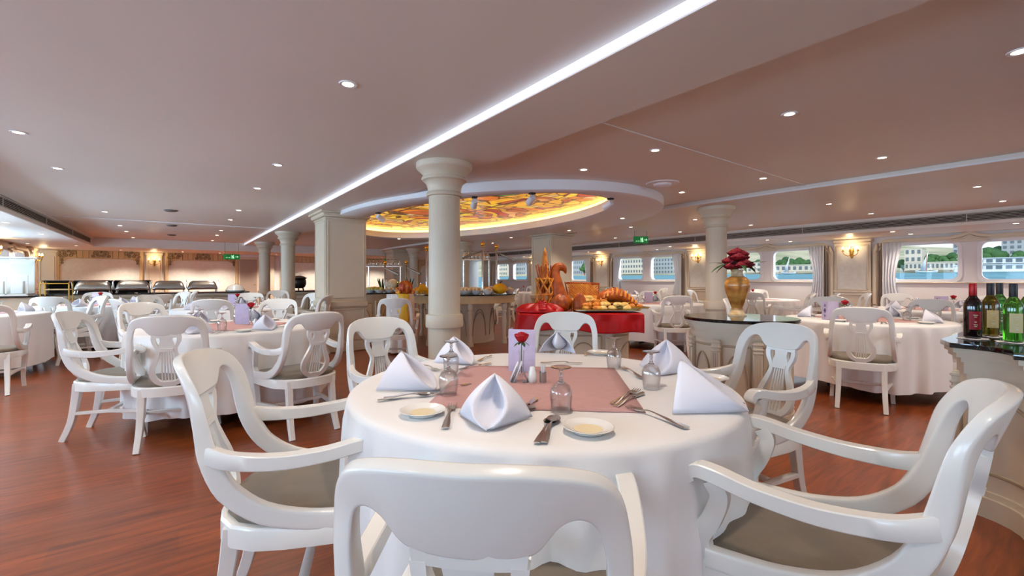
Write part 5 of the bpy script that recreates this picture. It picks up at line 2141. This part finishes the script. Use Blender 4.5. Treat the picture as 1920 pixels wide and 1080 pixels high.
def glass_shelf(px0, px1, d, z, lb, ng, gl):
    a, b_ = D(px0, d), D(px1, d)
    L = math.dist(a, b_)
    t = thing('glass_shelf', lb, 'shelf', ((a[0] + b_[0]) / 2, (a[1] + b_[1]) / 2, z), math.atan2(b_[1] - a[1], b_[0] - a[0]))
    MB().box(0, 0, 0, L, .3, .02, bev=.004).build('shelf_board', PORC, t)
    c = MB()
    for q_ in (-.48, .48):
        c.sweep([(q_ * L, 0, 0), (q_ * L, 0, (.931 if d < 10 else .901) - z)], .03)
    c.build('support_posts', STEEL, t)
    rz = math.atan2(b_[1] - a[1], b_[0] - a[0])
    for i in range(ng):
        u = (i + .5) / ng
        put('glass', glass_maker, (a[0] + (b_[0] - a[0]) * u, a[1] + (b_[1] - a[1]) * u, z + .0105), 0, gl, gl.replace('glass', 'glasses', 1), 1.15)


glass_shelf(868, 918, 9.25, 1.6, 'high white shelf of upturned glasses behind the brass posts', 7, 'upturned glass in the row on the shelf above the island')
glass_shelf(690, 752, 11.2, 1.52, 'high white shelf of small glasses above the salad buffet', 9, 'upturned glass in the row on the shelf above the salad buffet')

# things on the island and the salad counter
YEL = mat('yellow_squash_skin', (232, 180, 26), .45, noise=.15, nscale=8)
x, y = D(937, 8.25)
t = thing('yellow_squash', 'big yellow squash on the island below the brass posts', 'squash', (x, y, .93))
MB().grid(lambda u, v: (.125 * math.sin(PI * v) * (1 + .07 * abs(math.cos(5 * 2 * PI * u))) * math.cos(2 * PI * u), .125 * math.sin(PI * v) * (1 + .07 * abs(math.cos(5 * 2 * PI * u))) * math.sin(2 * PI * u), .1 - .1 * math.cos(PI * v)), 40, 14, wrap=True).build('fruit', YEL, t, smooth=70)
MB().sweep([(.0, 0, .19), (.02, 0, .22), (.06, .01, .235)], [.03, .018], seg=8).build('stalk', LEAF, t)
SAL = [mat('mixed_salad_green', (150, 168, 84), .6, color2=(224, 206, 120), nscale=30, bump=.6, bscale=40), mat('mixed_salad_white', (240, 234, 214), .5, color2=(214, 196, 150), nscale=30, bump=.6, bscale=40),
       mat('mixed_salad_red', (180, 70, 40), .6, color2=(226, 150, 60), nscale=30, bump=.6, bscale=40), mat('fruit_yellow', (236, 186, 60), .5, color2=(228, 130, 40), nscale=20, bump=.5, bscale=30)]


def bowl_of(x, y, z, r, m, lb, hgt=.07, mound=.05):
    t = thing('serving_bowl', lb, 'bowl', (x, y, z), group='serving bowls of the buffet')
    MB().lathe([(0, .004), (r * .45, 0), (r * .5, .004), (r * .8, hgt * .5), (r, hgt), (r * .97, hgt), (r * .75, hgt * .5), (0, .012)], seg=24, cap=False).build('bowl', PORC, t)
    b = MB()
    rn = random.Random(int(x * 100))
    for i in range(14):
        a, q = rn.random() * 6.28, rn.random() ** .5 * r * .75
        b.ball((q * math.cos(a), q * math.sin(a), hgt * .8 + mound * (1 - (q / r) ** 2)), r * .22, 7, 5)
    f = b.build('food', m, t)
    f['kind'] = 'stuff'


BW = [(872, 8.1, .14, 1, 'rim of the island beside the column'), (886, 8.6, .13, 1, 'island, behind the first bowl'), (893, 8.15, .12, 1, 'island, before the brass post'), (914, 8.9, .13, 3, 'island, between the brass posts'),
      (915, 8.1, .1, 1, 'island, just before the squash'), (785, 7.9, .13, 3, 'island, far end by the yellow fruit'), (795, 8.3, .12, 0, 'island, beside the column foot'), (955, 8.5, .1, 1, 'island, window end'),
      (695, 10.1, .14, 0, 'salad counter by the square pillar'), (705, 10.4, .13, 3, 'salad counter, second row'), (712, 10.0, .12, 0, 'salad counter, near row middle'), (731, 10.1, .13, 1, 'salad counter, near row beside the melon'),
      (722, 10.7, .13, 2, 'salad counter, back row'), (742, 10.6, .14, 1, 'salad counter, back row by the lamp post'), (748, 10.05, .12, 2, 'salad counter, near row end'), (702, 10.9, .12, 2, 'salad counter, back row by the pillar')]
for px, d, r, mi, lb in BW:
    x, y = D(px, d)
    bowl_of(x, y, .93 if lb.startswith('island') or lb.startswith('rim') else .9, r, SAL[mi], 'white bowl of food on the ' + lb)
x, y = D(736, 10.45)
t = thing('carved_melon', 'large pale carved melon among the salads', 'melon', (x, y, .9))
MB().ball((0, 0, .17), .14, 24, 14).build('melon', SAL[1], t, smooth=70)
MB().lathe([(.06, 0), (.07, .02), (.05, .06), (0, .06)], seg=20).build('stand', PORC, t)
x, y = D(745, 9.9)
for i, (px, d, c) in enumerate(((746, 10.3, (40, 46, 30)), (750, 10.3, (60, 20, 20)), (752, 10.5, (70, 80, 30)))):
    x, y = D(px, d)
    t = thing('sauce_bottle', '%s sauce bottle on the salad counter' % ('dark green', 'dark red', 'olive')[i], 'bottle', (x, y, .9))
    MB().lathe([(.03, 0), (.03, .14), (.012, .18), (.011, .24)], seg=14).build('glass', mat('sauce%d' % i, c, .1), t)
    MB().lathe([(.013, .225), (.013, .25), (0, .25)], seg=12).build('cap', GOLD, t)
# bananas and pineapple-like yellow fruit by the column
x, y = D(789, 7.75)
t = thing('banana_bunch', 'bunch of bananas hung up beside the round column', 'bananas', (x, y, 1.0))
for i in range(7):
    a = -.9 + i * .3
    MB().sweep(cr([(0, 0, .12), (.05 * math.sin(a), -.06, .09), (.1 * math.sin(a), -.08, .02), (.13 * math.sin(a), -.05, -.06)], 4), [.02, .036, .036, .012], seg=8).build('banana', YEL, t)
MB().lathe([(.09, -.07), (.09, -.055), (.012, -.05), (.012, .14), (0, .14)], seg=16).build('stand', STEEL, t)
for i, px in enumerate((716, 768)):
    x, y = D(px, 10.3)
    t = thing('palm_leaf_garnish', 'upright green leaf garnish on the salad counter, %s' % ('by the first lamp post', 'under the slanting lamp bar')[i], 'garnish', (x, y, .9))
    for j in range(7):
        a = j * .9
        MB().grid(lambda u, v: ((.02 + .14 * v) * math.cos(a) * .7 + (u - .5) * .03 * math.sin(PI * v), (.02 + .14 * v) * math.sin(a) * .7, .02 + .42 * v - .1 * v * v), 2, 6).build('leaf', LEAF, t, solid=.002)
    MB().lathe([(.04, 0), (.05, .05), (0, .05)], seg=12).build('pot', PORC, t)

# covered stand with yellow sash and carved red pumpkin
x, y = 2.9, 6.95
t = thing('draped_stand', 'tall narrow stand under white cloth with a yellow sash', 'stand', (x, y, 0), -YAW)
MB().grid(lambda u, v: ((.22 + .03 * v * math.sin(9 * 2 * PI * u)) * math.cos(2 * PI * u), (.2 + .03 * v * math.sin(9 * 2 * PI * u)) * math.sin(2 * PI * u), .96 - .93 * v), 72, 8, wrap=True).add(superpoly(.22, .2, 36) and [(a, b_, .96) for a, b_ in superpoly(.22, .2, 36)], [tuple(range(36))]).build('white_cloth', CLOTH, t)
MB().grid(lambda u, v: (.02 + u * .17 + .01 * math.sin(v * 9), -.235 - .02 * math.sin(u * PI) - .02 * v, .975 - v * .62 * (.7 + .3 * math.sin(u * PI))), 8, 14).build('yellow_sash', YELC, t, solid=.004)
t = thing('carved_pumpkin', 'carved dark red pumpkin heaped with fruit on the draped stand', 'pumpkin', (x + .06, y - .07, .965))
t.scale = (.72, .72, .85)
MB().grid(lambda u, v: (.15 * math.sin(PI * v) * (1 + .12 * math.cos(8 * 2 * PI * u)) * math.cos(2 * PI * u), .15 * math.sin(PI * v) * (1 + .12 * math.cos(8 * 2 * PI * u)) * math.sin(2 * PI * u), .13 - .13 * math.cos(PI * v)), 48, 14, wrap=True).build('pumpkin', mat('carved_dark_red', (150, 44, 20), .5, color2=(210, 120, 40), nscale=14), t, smooth=70)
rn = random.Random(9)
for i in range(9):
    a = rn.random() * 6.28
    MB().ball((.19 * math.cos(a), .17 * math.sin(a), .035), .035, 10, 7).build('fruit', SAL[3] if i % 3 else SAL[2], t)
armchair(2.5, 6.1, R(62), 'white lyre-back armchair standing before the draped stand with yellow sash', None)

# ---------------------------------------------------------------- hot buffet along the back
t = thing('hot_buffet_counter', 'long pale panelled counter with black top before the back wall', 'buffet counter', (-.45, 13.35, 0))
L = 3.7
MB().box(0, 0, .885, L + .06, .76, .03, bev=.006).build('granite_worktop', BLACKG, t)
MB().box(0, 0, .45, L, .68, .84).build('body', CREAM, t)
b = MB()
for i in range(5):
    xx = -L / 2 + L * (i + .5) / 5
    for z in (.18, .68):
        b.box(xx, -.345, z, L / 5 - .14, .02, .022, bev=.005)
    for q_ in (-1, 1):
        b.box(xx + q_ * (L / 10 - .07), -.345, .43, .022, .02, .5, bev=.005)
    b.box(-L / 2 + L * i / 5, -.35, .43, .05, .03, .8, bev=.006)
b.box(0, -.345, .8, L, .03, .05, bev=.01)
b.build('panel_moulding', CREAM2, t)
t = thing('buffet_hutch', 'dark-backed shelf box behind the first chafing dishes', 'shelf', (-1.4, 13.6, .9))
MB().box(0, 0, .27, 1.75, .34, .025, bev=.005).build('top_board', BLACKG, t)
MB().box(0, .16, .13, 1.7, .02, .26).build('back_panel', GRILLB, t)
for q_ in (-.86, .86):
    MB().box(q_, 0, .13, .03, .32, .26).build('side_panel', CREAM, t)


def chafer_maker():
    t = thing('chafing_dish', '', 'chafing dish')
    P = superpoly(.3, .19, 32, .5)
    MB().prism(P, .06, .13, inset=.01).build('water_pan', STEELB, t)
    MB().grid(lambda u, v: (.3 * (2 * u - 1), -.19 * math.cos(PI * v), .06 + .21 * math.sin(PI * v) ** .7 * (1 - abs(2 * u - 1) ** 10)), 20, 14).build('roll_top_lid', STEELB, t, solid=.004, smooth=50)
    ld = t.children[-1]
    MB().sweep([(-.12, -.2, .2), (-.12, -.235, .21), (.12, -.235, .21), (.12, -.2, .2)], .014).build('handle', GOLD, ld)
    for sx_ in (-1, 1):
        for sy_ in (-1, 1):
            MB().sweep([(sx_ * .26, sy_ * .16, .09), (sx_ * .28, sy_ * .17, 0)], [.02, .03], seg=8).build('leg', STEEL, t)
        MB().sweep([(sx_ * .31, -.17, .08), (sx_ * .325, -.17, .25), (sx_ * .325, .1, .28)], .018).build('side_bracket', STEEL, t)
    return t


for i, px in enumerate((176, 250, 317, 380)):
    u = (px - 960) / F_PX
    d = 13.2 / (CS - u * SN)
    put('chafer', chafer_maker, (d * (u * CS + SN), 13.2, .9), 0, 'steel roll-top chafing dish, %s along the back counter from the window end' % ORD[i], 'chafing dishes')
# plates heaped at the counter end
t = thing('lamp_bowl', 'pale domed serving dish at the exit-sign end of the hot buffet', 'dish', (1.15, 13.25, .9))
MB().lathe([(.2, 0), (.22, .03), (.2, .05), (.17, .12), (.08, .17), (0, .18)], seg=28).build('dome', PORC, t)
MB().lathe([(.015, .175), (.015, .19), (.022, .2), (0, .215)], seg=12).build('knob', STEEL, t)
# second back counter with the black cauldron
t = thing('soup_counter', 'pale counter with black top carrying the black cauldron', 'buffet counter', (3.0, 13.4, 0))
MB().box(0, 0, .885, 1.5, .76, .03, bev=.006).build('granite_worktop', BLACKG, t)
MB().box(0, 0, .45, 1.42, .68, .84).build('body', CREAM, t)
b = MB()
for i in range(3):
    xx = -.47 + i * .47
    for z in (.18, .68):
        b.box(xx, -.345, z, .36, .02, .022, bev=.005)
    for q_ in (-1, 1):
        b.box(xx + q_ * .18, -.345, .43, .022, .02, .5, bev=.005)
b.box(0, -.345, .8, 1.42, .03, .05, bev=.01)
b.build('panel_moulding', CREAM2, t)
x = 2.62
t = thing('black_cauldron', 'black iron soup cauldron with steel lid on the far counter', 'cauldron', (x, 13.3, .9))
MB().lathe([(0, .06), (.1, .06), (.17, .1), (.2, .18), (.195, .27), (.18, .3), (.19, .32), (.22, .335), (.22, .35), (.19, .35)], seg=28, cap=False).build('pot', IRON, t)
for i in range(3):
    a = i * 2.09 + .4
    MB().sweep([(.13 * math.cos(a), .13 * math.sin(a), .09), (.16 * math.cos(a), .16 * math.sin(a), 0)], [.04, .03]).build('leg', IRON, t)
MB().lathe([(.19, .35), (.17, .37), (.08, .4), (0, .405)], seg=24, cap=False).build('lid', STEELB, t)
MB().sweep([(-.05, 0, .4), (-.04, 0, .44), (.04, 0, .44), (.05, 0, .4)], .014).build('lid_handle', STEEL, t.children[-1])

# glass drinks display and trolley by the aisle-side windows
t = thing('drinks_counter', 'low pale counter by the far aisle-side window', 'counter', (-2.75, 12.7, 0))
MB().box(0, 0, .87, 1.2, .7, .03, bev=.006).build('worktop', BLACKG, t)
MB().box(0, 0, .43, 1.14, .64, .86).build('body', CREAM, t)
t = thing('glass_display_case', 'white-framed sloping glass display case on the pale counter by the window', 'display case', (-2.75, 12.7, .886))
b = MB()
b.box(0, 0, .02, .86, .5, .04)
for q_ in (-.42, -.14, .14, .42):
    b.box(q_, -.24, .2, .02, .02, .36)
b.box(0, -.24, .38, .86, .03, .02)
b.box(0, .24, .36, .86, .02, .7)
b.build('frame', PORC, t)
MB().add([(-.42, -.25, .04), (.42, -.25, .04), (.42, -.25, .37), (-.42, -.25, .37)], [(0, 1, 2, 3)]).build('front_pane', PANE, t)
MB().add([(-.45, -.27, .4), (.45, -.27, .4), (.52, -.1, .72), (-.52, -.1, .72)], [(0, 1, 2, 3)]).build('sloping_pane', PANE, t, solid=.004)
MB().box(0, .06, .735, 1.06, .36, .03, bev=.006).build('lamp_hood', PORC, t)
for i in range(3):
    put('carton', lambda: tag(MB().box(0, 0, .12, .16, .16, .24, bev=.006).build('white_dispenser', PORC), '', 'dispenser'), (-3.02 + i * .26, 12.7, .928), 0,
        'white drink dispenser inside the glass case, %s along' % ORD[i], 'white dispensers in the glass case')
t = thing('brass_trolley', 'brass-framed serving trolley beside the glass display case', 'trolley', (-1.95, 12.6, 0))
b = MB()
for sx_ in (-.2, .2):
    for sy_ in (-.2, .2):
        b.sweep([(sx_, sy_, .06), (sx_, sy_, 1.12)], .022)
    b.sweep([(sx_, -.2, 1.12), (sx_, -.1, 1.17), (sx_, .1, 1.17), (sx_, .2, 1.12)], .022)
b.sweep([(-.2, -.2, 1.12), (.2, -.2, 1.12)], .022)
b.build('frame', GOLD, t)
for z in (.35, .7, 1.0):
    MB().box(0, 0, z, .4, .4, .02).build('shelf', OAKL, t)
for sx_ in (-.2, .2):
    for sy_ in (-.2, .2):
        MB().ball((sx_, sy_, .03), .03, 10, 6).build('caster', DARK, t)
